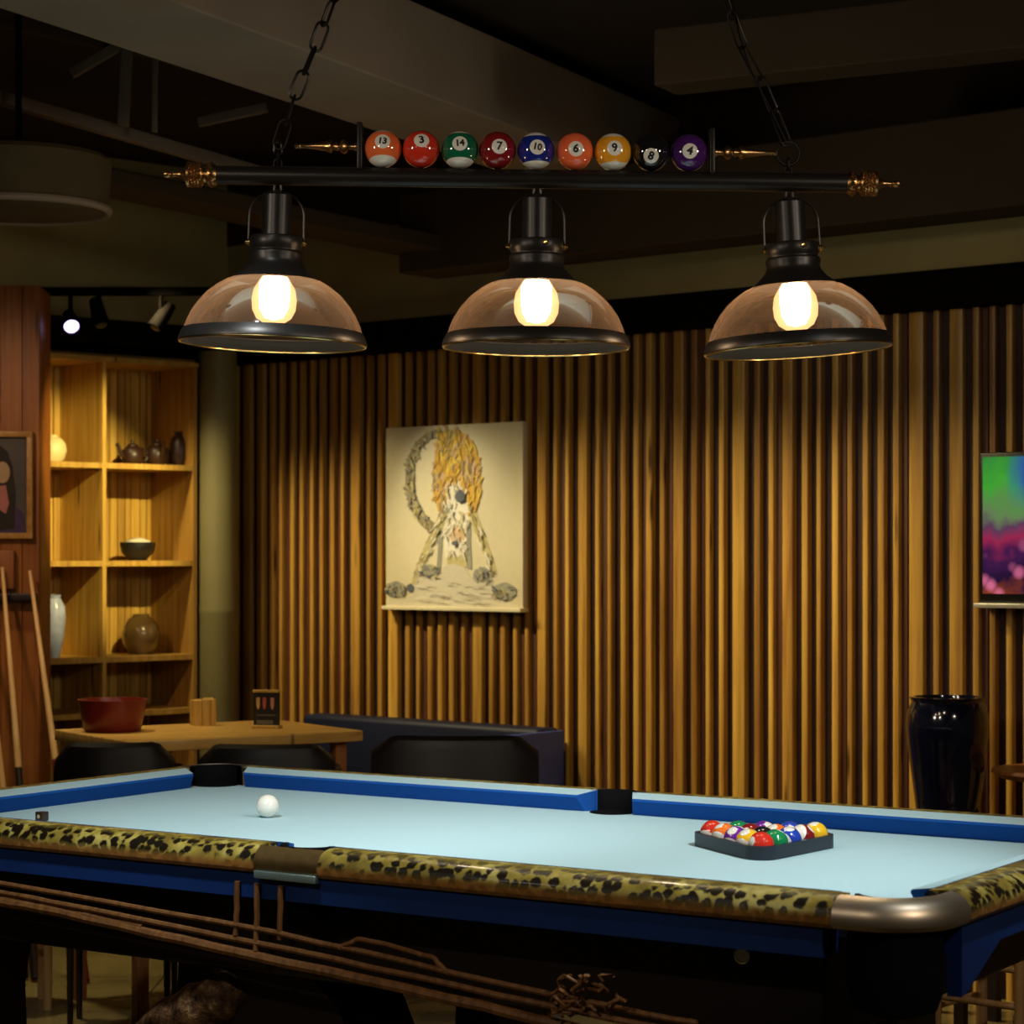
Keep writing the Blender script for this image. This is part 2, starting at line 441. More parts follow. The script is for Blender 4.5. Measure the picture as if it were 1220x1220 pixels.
def cushion(p0, p1, out):
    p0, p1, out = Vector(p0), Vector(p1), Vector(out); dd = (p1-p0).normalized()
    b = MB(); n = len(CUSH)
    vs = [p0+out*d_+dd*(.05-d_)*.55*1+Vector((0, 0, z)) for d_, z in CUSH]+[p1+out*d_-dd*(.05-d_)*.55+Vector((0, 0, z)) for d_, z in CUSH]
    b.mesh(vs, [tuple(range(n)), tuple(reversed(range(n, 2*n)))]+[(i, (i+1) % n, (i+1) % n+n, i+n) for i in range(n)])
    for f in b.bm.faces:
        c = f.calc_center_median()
        if len(f.verts) == 4 and c.z > .8435: f.material_index = 1  # tops take the lit pale cloth, faces keep the painted shade
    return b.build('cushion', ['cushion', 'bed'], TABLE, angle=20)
G, GM = .07, .055
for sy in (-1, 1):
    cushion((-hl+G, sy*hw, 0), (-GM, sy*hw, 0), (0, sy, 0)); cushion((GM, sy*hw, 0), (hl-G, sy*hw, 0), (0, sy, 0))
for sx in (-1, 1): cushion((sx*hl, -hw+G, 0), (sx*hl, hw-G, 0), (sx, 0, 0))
RAIL = [(.056, .795), (.056, .852), (.090, .854), (.108, .850), (.122, .842), (.131, .830), (.135, .817), (.133, .805), (.126, .797), (.11, .793)]
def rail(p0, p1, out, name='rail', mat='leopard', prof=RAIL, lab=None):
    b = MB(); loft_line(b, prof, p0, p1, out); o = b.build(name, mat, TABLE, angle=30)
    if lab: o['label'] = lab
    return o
MC = .082; XC = .05
for sy in (-1, 1):
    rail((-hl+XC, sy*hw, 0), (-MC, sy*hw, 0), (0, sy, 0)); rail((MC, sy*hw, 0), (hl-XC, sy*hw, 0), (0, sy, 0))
    PB = [(.108, .795)]+[(d_+.0015, z+.0015) for d_, z in RAIL[3:-1]]+[(.115, .795)]
    rail((-MC, sy*hw, 0), (MC, sy*hw, 0), (0, sy, 0), 'pocket_casting', 'bronze', PB, 'dark bronze casting around the side pocket')
    b = MB(); ya, yb = sorted((sy*(hw+.115), sy*(hw+.139))); b.box((-MC+.002, ya, .786), (MC-.002, yb, .803), bev=.003)
    b.build('trim_plate', 'plate', TABLE)['label'] = 'pale metal strip under the side pocket'
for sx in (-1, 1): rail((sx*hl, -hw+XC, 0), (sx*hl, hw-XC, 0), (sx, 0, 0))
for sx in (-1, 1):
    for sy in (-1, 1):
        b = MB(); N = 20; a0_ = math.atan2(sy, sx)-PI/4
        prof = [(.097, .797)]+[(d_+.002, z+.001) for d_, z in RAIL[2:]]; prof[1] = (.097, .854)
        vs = []; n = len(prof)
        for i in range(-1, N+2):
            a = a0_+PI/2*min(N, max(0, i))/N
            sh = Vector((0, 0))
            if i < 0: sh = Vector((math.sin(a), -math.cos(a)))*XC
            if i > N: sh = Vector((-math.sin(a), math.cos(a)))*XC
            for d_, z in prof: vs.append((sx*hl+d_*math.cos(a)+sh.x, sy*hw+d_*math.sin(a)+sh.y, z))
        N += 2
        fs = [tuple(range(n)), tuple(reversed(range(N*n, N*n+n)))]
        for i in range(N):
            for k in range(n): fs.append((i*n+k, i*n+(k+1) % n, (i+1)*n+(k+1) % n, (i+1)*n+k))
        b.mesh(vs, fs); b.build('corner_casting', 'casting', TABLE, angle=30)['label'] = 'rounded champagne metal corner'
# pockets: hole, raised back lip and hanging bag
for sx in (-1, 0, 1):
    for sy in (-1, 1):
        off = .022 if sx else .045
        px_, py_ = sx*(hl+off), sy*(hw+off); r = .066 if sx else .060
        b = MB()
        b.lathe([(0, ZBED+.001), (r*.98, ZBED+.001), (r, ZBED-.004), (r, ZBED-.02)], 28, Matrix.Translation((px_, py_, 0)), caps=False)
        ang = math.atan2(sy, sx); span = 1.75 if sx else 1.5
        b.lathe([(r*.92, ZBED+.001), (r*.92, .848), (r*.97, .8525), (r*1.09, .8525), (r*1.12, .848), (r*1.12, ZBED)], 24, Matrix.Translation((px_, py_, 0)), a0=ang-span, a1=ang+span)
        bag = [(r*1.28, .794), (r*1.30, .73), (r*1.28, .68), (r*1.12, .648), (r*.6, .636), (0, .634)] if sx else [(r*.9, ZBED-.025), (r*.85, .72), (r*.7, .70), (0, .69)]
        b.lathe(bag, 28, Matrix.Translation((px_, py_, 0)))
        b.build('pocket', 'pocket', TABLE)['label'] = 'black leather pocket'
# apron, body, lock, legs
b = MB()
def ring_box(b, ox, oy, iz0, iz1, th):
    b.box((-ox, -oy, iz0), (ox, -oy+th, iz1)); b.box((-ox, oy-th, iz0), (ox, oy, iz1))
    b.box((-ox, -oy+th, iz0), (-ox+th, oy-th, iz1)); b.box((ox-th, -oy+th, iz0), (ox, oy-th, iz1))
for sy in (-1, 1):
    ya, yb = sorted((sy*(hw+.118), sy*(hw+.04))); b.box((-hl+.075, ya, .742), (hl-.075, yb, .793))
for sx in (-1, 1):
    xa, xb = sorted((sx*(hl+.118), sx*(hl+.04))); b.box((xa, -hw+.05, .742), (xb, hw-.05, .793))
for sx in (-1, 1):
    for sy in (-1, 1):
        xa, xb = sx*(hl+.118), sx*(hl+.09); y0, y1, y2 = sy*(hw-.05), sy*(hw-.075), sy*(hw-.24)
        b.mesh([(xa, y0, .742), (xa, y0, .665), (xa, y1, .67), (xa, y2, .742), (xb, y0, .742), (xb, y0, .665), (xb, y1, .67), (xb, y2, .742)],
               [(0, 1, 2, 3), (7, 6, 5, 4), (0, 4, 5, 1), (1, 5, 6, 2), (2, 6, 7, 3), (3, 7, 4, 0)])
b.build('apron', 'apron', TABLE, smooth=False)['label'] = 'deep blue edge under the rails'
b = MB(); b.box((-hl+.02, -hw+.01, .555), (hl-.13, hw-.01, .77), bev=.01); b.build('body', 'mahogany', TABLE)['label'] = 'near black mahogany body panel'
lk = tplane(885, 1138, -hw+.009)
b = MB(); m = Matrix.Translation(lk) @ Matrix.Rotation(PI/2, 4, 'X')
b.lathe([(.0165, 0), (.0165, .004), (.013, .006), (.012, .004), (.005, .004), (.0045, .006), (0, .006)], 24, m)
b.build('lock', 'nickel', TABLE)['label'] = 'round nickel lock'
LEGP = [(-.42, 0), (-.41, .20), (-.37, .34), (-.30, .42), (-.20, .48), (-.12, .525), (-.08, .56), (.14, .56), (.22, .50), (.26, .42), (.27, 0)]
LEGN = [(-.09, 0), (-.09, .08), (-.07, .2), (-.06, .40), (-.08, .50), (-.10, .56), (.10, .56), (.08, .50), (.06, .40), (.07, .2), (.09, .08), (.09, 0)]
lp = tplane(295, 1140, -hw)
LEGM = [(-.20, 0), (-.20, .28), (-.16, .40), (-.10, .48), (-.03, .56), (.14, .56), (.15, .42), (.16, 0)]
rx = tplane(885, 1180, -hw).x
for lx, sy, wide in ((-1.19, -1, 0), (lp.x, -1, 1), (rx, -1, 2), (-1.12, 1, 0), (lp.x, 1, 0), (.84, 1, 0)):
    b = MB()
    y0, y1 = (-hw+.03, -hw+.26) if sy < 0 else (hw-.26, hw-.03)
    LG = (LEGN, LEGP, LEGM)[wide]
    b.prism(LG, y0, y1, Matrix.Translation((lx, 0, 0)))
    lg = b.build('leg', 'mahogany', TABLE, angle=60)
    if wide:
        b = MB(); ys = y0+.01
        pts = []
        LQ = LG[:7] if wide == 1 else LG[:5]
        for i in range(29):
            f = i/28*(len(LQ)-1.001); q = int(f); u = f-q
            pts.append((lx+LQ[q][0]*(1-u)+LQ[q+1][0]*u+(.03 if wide == 1 else .02), ys, LQ[q][1]*(1-u)+LQ[q+1][1]*u-.03))
        b.tube(pts, .052 if wide == 1 else .022, 16, taper=lambda u: .75+.5*math.sin(PI*u)+.07*math.sin(u*48))
        b.build('carved_moulding', 'carved', lg)['label'] = 'carved gilded brown moulding on the leg'
# slatted rail frame hanging under the near side
YS = -hw-.125
def stick(pts, r, name, mat='rail_stick'):
    b = MB(); P = [tplane(x_, y_, YS) for x_, y_ in pts]
    Q = []
    for i in range(len(P)-1):
        for k in range(6): Q.append(P[i].lerp(P[i+1], k/6))
    Q.append(P[-1])
    Q = [q+Vector((0, R.uniform(-.002, .002), R.uniform(-.0015, .0015))) for q in Q]
    b.tube(Q, r, 8); return b.build(name, mat, TABLE)
stick([(-40, 1045), (328, 1111), (664, 1187), (830, 1219)], .006, 'stretcher_rail')
stick([(-40, 1056), (60, 1074), (400, 1143), (700, 1208), (860, 1240)], .0065, 'stretcher_rail')
stick([(-40, 1066), (70, 1087), (300, 1138), (579, 1200), (700, 1228)], .011, 'stretcher_rail')
stick([(-40, 1062), (70, 1083), (170, 1104)], .005, 'stretcher_rail')
for x_, y0_, y1_ in ((283, 1050, 1114), (307, 1052, 1132), (335, 1056, 1120)): stick([(x_, y0_), (x_-2, y1_)], .006, 'hanging_post')
stick([(405, 1129), (430, 1118), (515, 1140), (535, 1160)], .005, 'raised_handle')

# chalk on the near rail
cp = tbed(50, 978, .85)
b = MB(); b.box((-.011, -.011, 0), (.011, .011, .021), bev=.002, mi=0); b.lathe([(.007, .0212), (0, .0205)], 14, mi=1, caps=False)
b.lathe([(.0045, 0), (0, .0003)], 14, Matrix.Translation((0, -.0112, .011)) @ Matrix.Rotation(PI/2, 4, 'X'), mi=2, caps=False)
tag(b.build('chalk_cube', ['dark_pot', 'cushion', 'rice'], loc=cp, rz=TYAW), 'small dark chalk cube standing on the near rail of the table', 'chalk')

# cue ball
q = tbed(319, 974)
b = MB(); b.sphere((0, 0, 0), .0286, 32, 20)
tag(b.build('cue_ball', 'white_ball', loc=(q.x, q.y, ZBED+.0286)), 'white cue ball alone on the blue cloth', 'ball')

# rack and its fifteen balls
RB = .0286
q = tbed(909, 1013); rc = Vector((q.x, q.y, ZBED)); rot = math.radians(-98)
inR = RB*4*2/math.sqrt(3)
def tri(rad, r_, n=7):
    """rounded triangle: three corner circles at distance rad from the centre, radius r_"""
    pts = []
    for k in range(3):
        a = rot+k*2*PI/3
        c = Vector((rad*math.cos(a), rad*math.sin(a)))
        for i in range(n):
            th = a-PI/3+2*PI/3*i/(n-1); pts.append((c.x+r_*math.cos(th), c.y+r_*math.sin(th)))
    return pts
b = MB(); O_, I_ = tri(inR, RB+.012), tri(inR, RB+.0015); n = len(O_)
vs = [(x_, y_, z) for z in (.001, .030) for ring in (O_, I_) for x_, y_ in ring]
fs = []
for i in range(n):
    j = (i+1) % n
    fs += [(i, j, 2*n+j, 2*n+i), (n+j, n+i, 3*n+i, 3*n+j), (2*n+i, 2*n+j, 3*n+j, 3*n+i), (j, i, n+i, n+j)]
b.mesh(vs, fs)
tag(b.build('ball_rack', 'rack', loc=rc, angle=50), 'dark triangular rack holding the billiard balls on the cloth', 'rack')
COLS = {'yellow': (.85, .48, .02), 'blue': (.02, .06, .42), 'red': (.62, .03, .015), 'purple': (.16, .02, .30), 'orange': (.86, .17, .02), 'green': (.01, .22, .07), 'maroon': (.22, .012, .015)}
apex = Vector((inR*math.cos(rot), inR*math.sin(rot)))
e2 = Vector((math.cos(rot+PI-PI/6), math.sin(rot+PI-PI/6))); e1 = Vector((math.cos(rot+PI+PI/6), math.sin(rot+PI+PI/6)))
order = [('red', 0), ('yellow', 1), ('green', 0), ('purple', 1), ('black', 0), ('blue', 1), ('orange', 1), ('maroon', 0), ('orange', 0), ('maroon', 1), ('red', 1), ('green', 1), ('purple', 0), ('blue', 0), ('yellow', 0)]
grid = [(i, j) for i in range(5) for j in range(i+1)]
# corner balls: near = red, left = red striped/white, right = yellow
pos = []
for i, j in grid: pos.append(apex+(e1*(i-j)+e2*j)*RB*2)
proto = None
for k, (i, j) in enumerate(grid):
    cn, stp = order[k]
    p = pos[k]
    col = (.012, .012, .012) if cn == 'black' else COLS[cn]
    v = Vector((R.uniform(-1, 1), R.uniform(-1, .2), R.uniform(.2, 1))).normalized(); ax = v.orthogonal().normalized()
    mat = ball_mat('racked ball %s %d' % (cn, stp), col, bool(stp), tuple(v), tuple(ax), .62, 24)
    b = MB(); b.sphere((0, 0, 0), RB*.998, 28, 16)
    side = 'at the near corner' if k == 0 else 'inside'
    tag(b.build('billiard_ball', mat, loc=(rc.x+p.x, rc.y+p.y, ZBED+RB)),
        ('%s billiard ball %s of the triangular rack' % (('white ball with a %s stripe,' % cn + '') if stp else 'solid %s' % cn, side)).replace(', billiard ball', ' band, billiard ball'), 'ball', 'balls in the triangular rack')

# ================================================================== PENDANT LAMP
LY = 5.23; K = LY/F
LO = at(640, 212, LY)
LAMP = thing('pendant_lamp', 'black three-shade billiard lamp hanging by chains over the pool table', 'lamp', LO)
def lp_(px, py, y=0): return Vector(((px-640)*K, y, (212-py)*K))
def xlathe(b, px0, py0, prof, slope=.0132, **kw):
    """lathe about the bar direction; prof (r_px, dx_px) from (px0, py0)"""
    m = Matrix.Translation(lp_(px0, py0)) @ Matrix.Rotation(math.atan(slope), 4, 'Y') @ Matrix.Rotation(PI/2, 4, 'Y')
    b.lathe([(r*K, x_*K) for r, x_ in prof], 28, m, **kw)
def bary(px): return 208.4+(px-257)*.0132
b = MB(); xlathe(b, 250, bary(250), [(10.8, 0), (11.3, 3), (11.3, 765), (10.8, 770)]); b.build('bar', 'lamp_black', LAMP)['label'] = 'long black round bar'
def big_finial(px, sgn):
    b = MB()
    prof = [(0, -8), (11, -8), (13, -5), (14, -1), (13, 3), (9.5, 5), (9.5, 8), (12, 9), (13.5, 11), (13.5, 24), (15, 25), (15, 28), (10, 30), (5, 34), (3.2, 39), (3, 45), (4.4, 46), (3, 48), (4.2, 50), (4.6, 52), (4, 55), (0, 57)]
    prof = [(r, sgn*x_) for r, x_ in prof]
    xlathe(b, px, bary(px), prof)
    for row in range(4):                                                   # beads on the drum
        for i in range(22):
            a = 2*PI*(i+.5*(row % 2))/22
            c = lp_(px+sgn*(12+row*3.6), bary(px)) + Vector((0, math.sin(a)*13.6*K, math.cos(a)*13.6*K))
            b.sphere(c, 1.75*K, 6, 4)
    for i in range(18):
        a = 2*PI*i/18; b.sphere(lp_(px+sgn*(-1), bary(px))+Vector((0, math.sin(a)*13.4*K, math.cos(a)*13.4*K)), 2.4*K, 6, 4)
    b.build('end_finial', 'brass', LAMP)['label'] = 'beaded antique brass finial'
big_finial(251, -1); big_finial(1016, 1)
def small_finial(px, py, sgn):
    b = MB()
    prof = [(0, 0), (4.5, 0), (5, 3), (3.4, 6), (3.4, 12), (7, 14), (8.5, 17), (7, 20), (4, 22), (4, 24), (5.5, 26), (4, 28), (4, 30), (7.5, 32), (7.5, 35), (6, 37), (5, 44), (3.4, 54), (2.6, 62), (2.6, 68), (3.6, 70), (2.2, 71), (3, 73), (3, 75), (0, 77)]
    xlathe(b, px, py, [(r, sgn*x_) for r, x_ in prof])
    b.build('side_finial', 'brass', LAMP)['label'] = 'slim turned brass finial'
small_finial(427, 175, -1); small_finial(850, 181.5, 1)
for px_, y0_, y1_ in ((429, 147, 203), (848, 154, 208)):
    b = MB(); c = lp_(px_, y0_); e = lp_(px_, y1_)
    b.box((c.x-3.2*K, -.022, e.z), (c.x+3.2*K, .022, c.z), bev=.003); b.build('end_stop', 'lamp_black', LAMP)['label'] = 'upright black end stop'
def link(b, c, dirv, side, L, w, r):
    """one oval chain link centred at c, long axis dirv, flat in the plane of dirv and side"""
    d_ = dirv.normalized(); s_ = (side-d_*side.dot(d_)).normalized(); h = L/2-w/2; pts = []
    for i in range(9): a = -PI/2+PI*i/8; pts.append(c+d_*(h+math.cos(a)*w/2)+s_*math.sin(a)*w/2)
    for i in range(9): a = PI/2+PI*i/8; pts.append(c+d_*(-h+math.cos(a)*w/2)+s_*math.sin(a)*w/2)
    b.tube(pts, r, 7, closed=True)
def chain(b, path, L, w, r, tw=0.0):
    P = [Vector(p) for p in path]
    pitch = L-2.6*r; i = 0; acc = L/2-r
    seglen = [(P[k+1]-P[k]).length for k in range(len(P)-1)]
    tot = sum(seglen); 
    while acc < tot+L*.3:
        s_ = acc; k = 0
        while k < len(seglen)-1 and s_ > seglen[k]: s_ -= seglen[k]; k += 1
        d_ = (P[k+1]-P[k]).normalized(); c = P[k]+d_*s_
        sx_ = Vector((1, 0, 0)) if i % 2 == 0 else Vector((0, 1, 0))
        sx_ = Matrix.Rotation(tw+i*.12, 3, d_) @ sx_
        link(b, c, d_, sx_, L, w, r); acc += pitch; i += 1
ZC = 3.12-LO.z
b = MB()
chain(b, [lp_(331, 203), lp_(331, 172)], 15*K, 9*K, 1.7*K)
def up_to(pa, pb):
    a, c = lp_(*pa), lp_(*pb); return a+(c-a)*((ZC-.02-a.z)/(c.z-a.z))
chain(b, [lp_(331, 176), lp_(352, 112), lp_(378, 50), up_to((378, 50), (396, 0))], 36*K, 15*K, 1.8*K)
b.build('chain', 'chain', LAMP)['label'] = 'black link chain at the left'
b = MB()
chain(b, [lp_(939, 211), lp_(939, 192)], 14*K, 8*K, 1.6*K)
link(b, lp_(939, 183), Vector((0, 0, 1)), Vector((1, 0, 0)), 28*K, 27*K, 1.9*K)
chain(b, [lp_(938, 173), lp_(912, 108), lp_(886, 60), up_to((886, 60), (866, 0))], 46*K, 14*K, 1.3*K, .5)
P = [lp_(938, 172), lp_(914, 122), lp_(893, 82), lp_(880, 40), lp_(874, 8), up_to((880, 40), (868, 0))]
b.tube(P, 1.3*K, 7)
b.build('chain', 'chain', LAMP)['label'] = 'thin black chain and cord at the right'
for p in (up_to((378, 50), (396, 0)), up_to((886, 60), (866, 0))):
    b = MB(); b.lathe([(.045, ZC), (.045, ZC-.008), (.02, ZC-.02), (0, ZC-.022)], 24, Matrix.Translation((p.x, p.y, 0))); b.build('ceiling_hook', 'chain', LAMP)

def pendant(px, tilt):
    """one shade hanging under the bar at column px; tilt in degrees, swinging about the top"""
    top = lp_(px, bary(px)+10)
    b = MB(); chain(b, [Vector((0, 0, 0)), Vector((0, 0, -11*K))], 12*K, 8*K, 1.6*K)
    b.lathe([(5*K, -8*K), (6.5*K, -10*K), (6.5*K, -13*K), (4*K, -14*K)], 18)
    y0 = bary(px)+10
    def z(py): return -(py-220)*K        # written for the photo rows of the left shade
    prof = [(0, z(232)), (15.5, z(232)), (17.6, z(234)), (17.6, z(281)), (24, z(282.5)), (30.5, z(283)), (31.5, z(285)), (31.5, z(296)), (30, z(298)), (30, z(300)),
            (32.5, z(302)), (33, z(305)), (31.5, z(311)), (34, z(317)), (40, z(324)), (48, z(331)), (51, z(334)), (49, z(335)), (40, z(327)), (0, z(318))]
    b.lathe([(r*K, zz) for r, zz in prof], 40)
    H = b.build('shade_holder', 'lamp_black', LAMP, loc=top, rot=(0, math.radians(tilt), 0)); H['label'] = 'black metal socket cap and collar'
    b = MB()                                                              # bail arch
    pts = []
    for i in range(21):
        a = PI*i/20; pts.append((-32.5*K*math.cos(a), 0, z(258)+29*K*math.sin(a)))
    pts = [(-33*K, 0, z(291))]+pts+[(33*K, 0, z(291))]
    b.tube(pts, 1.5*K, 8); b.build('bail', 'lamp_black', H)
    for sgn in (-1, 1):
        b = MB(); m = Matrix.Translation((sgn*31*K, 0, z(290))) @ Matrix.Rotation(sgn*PI/2, 4, 'Y')
        b.lathe([(4.2*K, 0), (4.2*K, 2.5*K), (2.6*K, 3*K), (2.6*K, 5.5*K), (0, 6.2*K)], 12, m); b.build('screw', 'gold', H)['label'] = 'small brass screw'
    if px > 500:
        b = MB(); m = Matrix.Translation((11*K, -31*K, z(289))) @ Matrix.Rotation(PI/2, 4, 'X') @ Matrix.Rotation(-.35, 4, 'Y')
        b.lathe([(3*K, -2*K), (3*K, 2*K), (0, 3*K)], 12, m); b.build('screw', 'gold', H)['label'] = 'small brass screw'
    b = MB()                                                              # glass bowl (thin shell)
    g = [(50, 333), (58, 336), (68, 342), (80, 351.5), (90, 363), (98, 375), (103.5, 387), (107, 398)]
    b.lathe([(r*K, z(y)) for r, y in g], 56, caps=False)
    b.build('glass_shade', 'glass', H)['label'] = 'amber glass dome'
    b = MB()
    rp = [(105.5, 397), (107, 395.5), (110, 401), (112.3, 407), (112.3, 409.5), (110.5, 410.5), (109, 408.5), (107.5, 401)]
    b.lathe([(r*K, z(y)) for r, y in rp[:-2]], 64, caps=False); b.lathe([(r*K, z(y)) for r, y in rp[-3:]]+[(105.5*K, z(397))], 64, caps=False, mi=1); b.build('rim', ['lamp_black', 'lining'], H)['label'] = 'broad black metal rim'
    b = MB(); b.tube([(110.5*K*math.cos(2*PI*i/64), 110.5*K*math.sin(2*PI*i/64), z(410.8)) for i in range(64)], 1.2*K, 7, closed=True)
    b.build('rim_edge', 'gold', H)['label'] = 'thin bright edge of the rim'
    b = MB()                                                              # bulb
    bp = [(13, 319), (14, 328), (19, 336), (25, 346), (27, 358), (26, 370), (21, 380), (12, 386), (4, 388.5), (0, 389)]
    b.lathe([(r*K, z(y)) for r, y in bp], 32, caps=False); B = b.build('bulb', 'bulb', H); B['label'] = 'glowing warm glass bulb'
    b = MB(); b.lathe([(0, z(330)), (14*K, z(331)), (18*K, z(338)), (18.5*K, z(352)), (17*K, z(368)), (11*K, z(379)), (0, z(382))], 20)
    b.build('filament', 'filament', B)['label'] = 'white hot filament'
pendant(331, 1.8); pendant(640, .4); pendant(940, -3.2)

# numbered balls on the bar
def glyph(txt, size):
    cu = bpy.data.curves.new('t', 'FONT'); cu.body = txt; cu.size = size; cu.align_x = 'CENTER'; cu.align_y = 'CENTER'; cu.offset = .0010; cu.resolution_u = 3
    o = bpy.data.objects.new('t', cu); COL.objects.link(o)
    dg = bpy.context.evaluated_depsgraph_get(); dg.update()
    me = bpy.data.meshes.new_from_object(o.evaluated_get(dg))
    COL.objects.unlink(o); bpy.data.objects.remove(o)
    bm_ = bmesh.new(); bm_.from_mesh(me); bpy.data.meshes.remove(me)
    bmesh.ops.triangulate(bm_, faces=bm_.faces[:])
    bmesh.ops.subdivide_edges(bm_, edges=bm_.edges[:], cuts=1)
    vs = [v.co.copy() for v in bm_.verts]; bm_.verts.index_update(); fs = [[v.index for v in f.verts] for f in bm_.faces]; bm_.free()
    return vs, fs
BALLS = [  # px, py, number, colour word, rgb, stripe, spot offset (right, up) in radii, roll
    (456.4, 176.5, '13', 'orange', (.87, .16, .045), 1, (-.03, .44), -6),
    (501.6, 177.3, '3', 'red', (.66, .035, .015), 0, (.03, .52), 8),
    (547.9, 178.2, '14', 'green', (.008, .13, .06), 1, (0, .38), 4),
    (592.7, 178.8, '7', 'maroon', (.22, .010, .012), 0, (.11, .24), -4),
    (638.4, 179.6, '10', 'navy blue', (.012, .022, .22), 1, (.09, .23), -12),
    (684.9, 180.2, '6', 'orange', (.88, .15, .05), 0, (.06, .16), -8),
    (730.3, 180.8, '9', 'yellow', (.85, .36, .02), 1, (.1, .23), 6),
    (775.7, 181.6, '8', 'black', (.008, .008, .008), 0, (0, -.18), -20),
    (821.0, 182.2, '4', 'purple', (.06, .012, .12), 0, (.05, .12), -14)]
RBALL = 22.2*K
for (px_, py_, num, cw, rgb, stp, (sx_, sy_), roll) in BALLS:
    px_ = 638.4+(px_-638.4)*1.0
    zc = bary(px_)-11.3-22.2
    c = at(px_, zc, LY)
    view = (Vector((0, 0, CZ))-c).normalized(); right = Vector((1, 0, 0)); up = right.cross(view)*-1
    up = (Vector((0, 0, 1))-view*view.z).normalized(); right = up.cross(view).normalized()
    s3 = math.sqrt(max(0, 1-sx_*sx_-sy_*sy_))
    spot = (right*sx_+up*sy_+view*s3).normalized()
    ax = (-up+spot*up.dot(spot)).normalized()
    mat = ball_mat('lamp ball %s' % num, rgb, bool(stp), tuple(spot), tuple(ax), .69, 24)
    b = MB(); b.sphere((0, 0, 0), RBALL, 40, 24)
    o = b.build('billiard_ball', mat, loc=c)
    what = 'orange and white striped' if num == '13' else ('%s and white striped' % cw if stp else 'solid %s' % cw)
    tag(o, '%s billiard ball numbered %s on the lamp bar' % (what, num), 'ball', 'numbered balls on the lamp bar')
    vs, fs = glyph(num, RBALL*(.50 if len(num) > 1 else .62))
    u_ = (up-spot*up.dot(spot)).normalized(); r_ = u_.cross(spot).normalized()
    Rm = Matrix.Rotation(math.radians(roll), 3, spot); u_ = Rm @ u_; r_ = Rm @ r_
    b = MB(); b.mesh([(spot*RBALL+r_*v.x+u_*v.y).normalized()*RBALL*1.006 for v in vs], fs)
    n_ = b.build('number', 'black', o); n_['label'] = 'black printed number %s' % num

# ================================================================== BACK WALL FURNISHINGS
# --- canvas picture
pts4 = [wall_pt(463, 509, .05), wall_pt(627, 503, .05), wall_pt(624, 727, .05), wall_pt(461, 721, .05)]
x0 = (pts4[0][0]+pts4[3][0])/2; x1 = (pts4[1][0]+pts4[2][0])/2; z1 = (pts4[0][1]+pts4[1][1])/2; z0 = (pts4[2][1]+pts4[3][1])/2
CW, CH = x1-x0, z1-z0
PIC = thing('canvas_picture', 'cream canvas print of a stretching spotted cat on the slat wall', 'picture', wall_world(x0, -.062, z0), WRZ)
b = MB(); b.box((0, 0, 0), (CW, .030, CH), bev=.003); b.build('canvas', 'canvas', PIC)
b = MB()
LAYER = [0]
def cv(x_, y_): return ((x_-138)/717*CW, (1058-y_)/938*CH)
def flat(poly, mi):
    LAYER[0] += 1; y_ = -.00012*LAYER[0]-.0006
    P = [cv(*p) for p in poly]; b.mesh([(x_, y_, z) for x_, z in P], [tuple(range(len(P)))], None, mi)
def stroke(pts, w, mi, w1=None):
    w1 = w if w1 is None else w1; L_, R_ = [], []
    for i, (x_, y_) in enumerate(pts):
        a = pts[max(0, i-1)]; c = pts[min(len(pts)-1, i+1)]; dx, dy = c[0]-a[0], c[1]-a[1]; l = math.hypot(dx, dy)
        ww = (w+(w1-w)*i/(len(pts)-1))/2
        L_.append((x_-dy/l*ww, y_+dx/l*ww)); R_.append((x_+dy/l*ww, y_-dx/l*ww))
    LAYER[0] += 1; y_ = -.00012*LAYER[0]-.0006
    for i in range(len(pts)-1):
        P = [cv(*p) for p in (L_[i], L_[i+1], R_[i+1], R_[i])]; b.mesh([(x_, y_, z) for x_, z in P], [(0, 1, 2, 3)], None, mi)
def oval(cx, cy, rx, ry, mi, n=18): flat([(cx+rx*math.cos(2*PI*i/n)*(1+.08*math.sin(3.1*i)), cy+ry*math.sin(2*PI*i/n)*(1+.08*math.cos(2.3*i))) for i in range(n)], mi)
M['p_tail'] = plain('print grey brown fur', (.30, .25, .13), .8, var=.6, vscale=60)
M['p_body'] = plain('print orange fur', (.60, .36, .06), .8, var=.5, vscale=45)
M['p_white'] = plain('print white fur', (.74, .72, .60), .8, var=.1)
M['p_dark'] = plain('print slate', (.09, .10, .13), .8, var=.4)
M['p_leg'] = plain('print pale olive fur', (.50, .44, .20), .8, var=.3, vscale=50)
M['p_grey'] = plain('print grey', (.28, .28, .22), .8, var=.5, vscale=70)
M['p_block'] = plain('print light stone', (.56, .52, .40), .8, var=.1, vscale=60)
M['p_peach'] = plain('print peach', (.60, .42, .24), .8, var=.3, vscale=50)
M['p_gold'] = plain('print bright yellow fur', (.72, .52, .08), .8, var=.3, vscale=50)
PM = ['p_tail', 'p_body', 'p_white', 'p_dark', 'p_leg', 'p_grey', 'p_block', 'p_peach', 'p_gold']
stroke([(440, 160), (380, 170), (320, 215), (285, 280), (272, 350), (270, 430), (285, 510), (320, 580), (360, 625), (410, 665)], 46, 0, 54)
stroke([(425, 165), (372, 180), (322, 230), (296, 300), (288, 400), (300, 490), (345, 575)], 16, 5)
flat([(420, 155), (470, 145), (530, 148), (580, 185), (620, 250), (643, 340), (650, 430), (640, 510), (615, 590), (590, 605), (575, 500), (540, 400), (500, 425), (470, 520), (450, 600), (420, 560), (397, 470), (398, 360), (405, 250)], 1)
flat([(440, 160), (520, 150), (545, 230), (530, 340), (480, 380), (430, 330), (425, 230)], 8)
oval(590, 360, 40, 60, 7); oval(440, 420, 28, 60, 7)
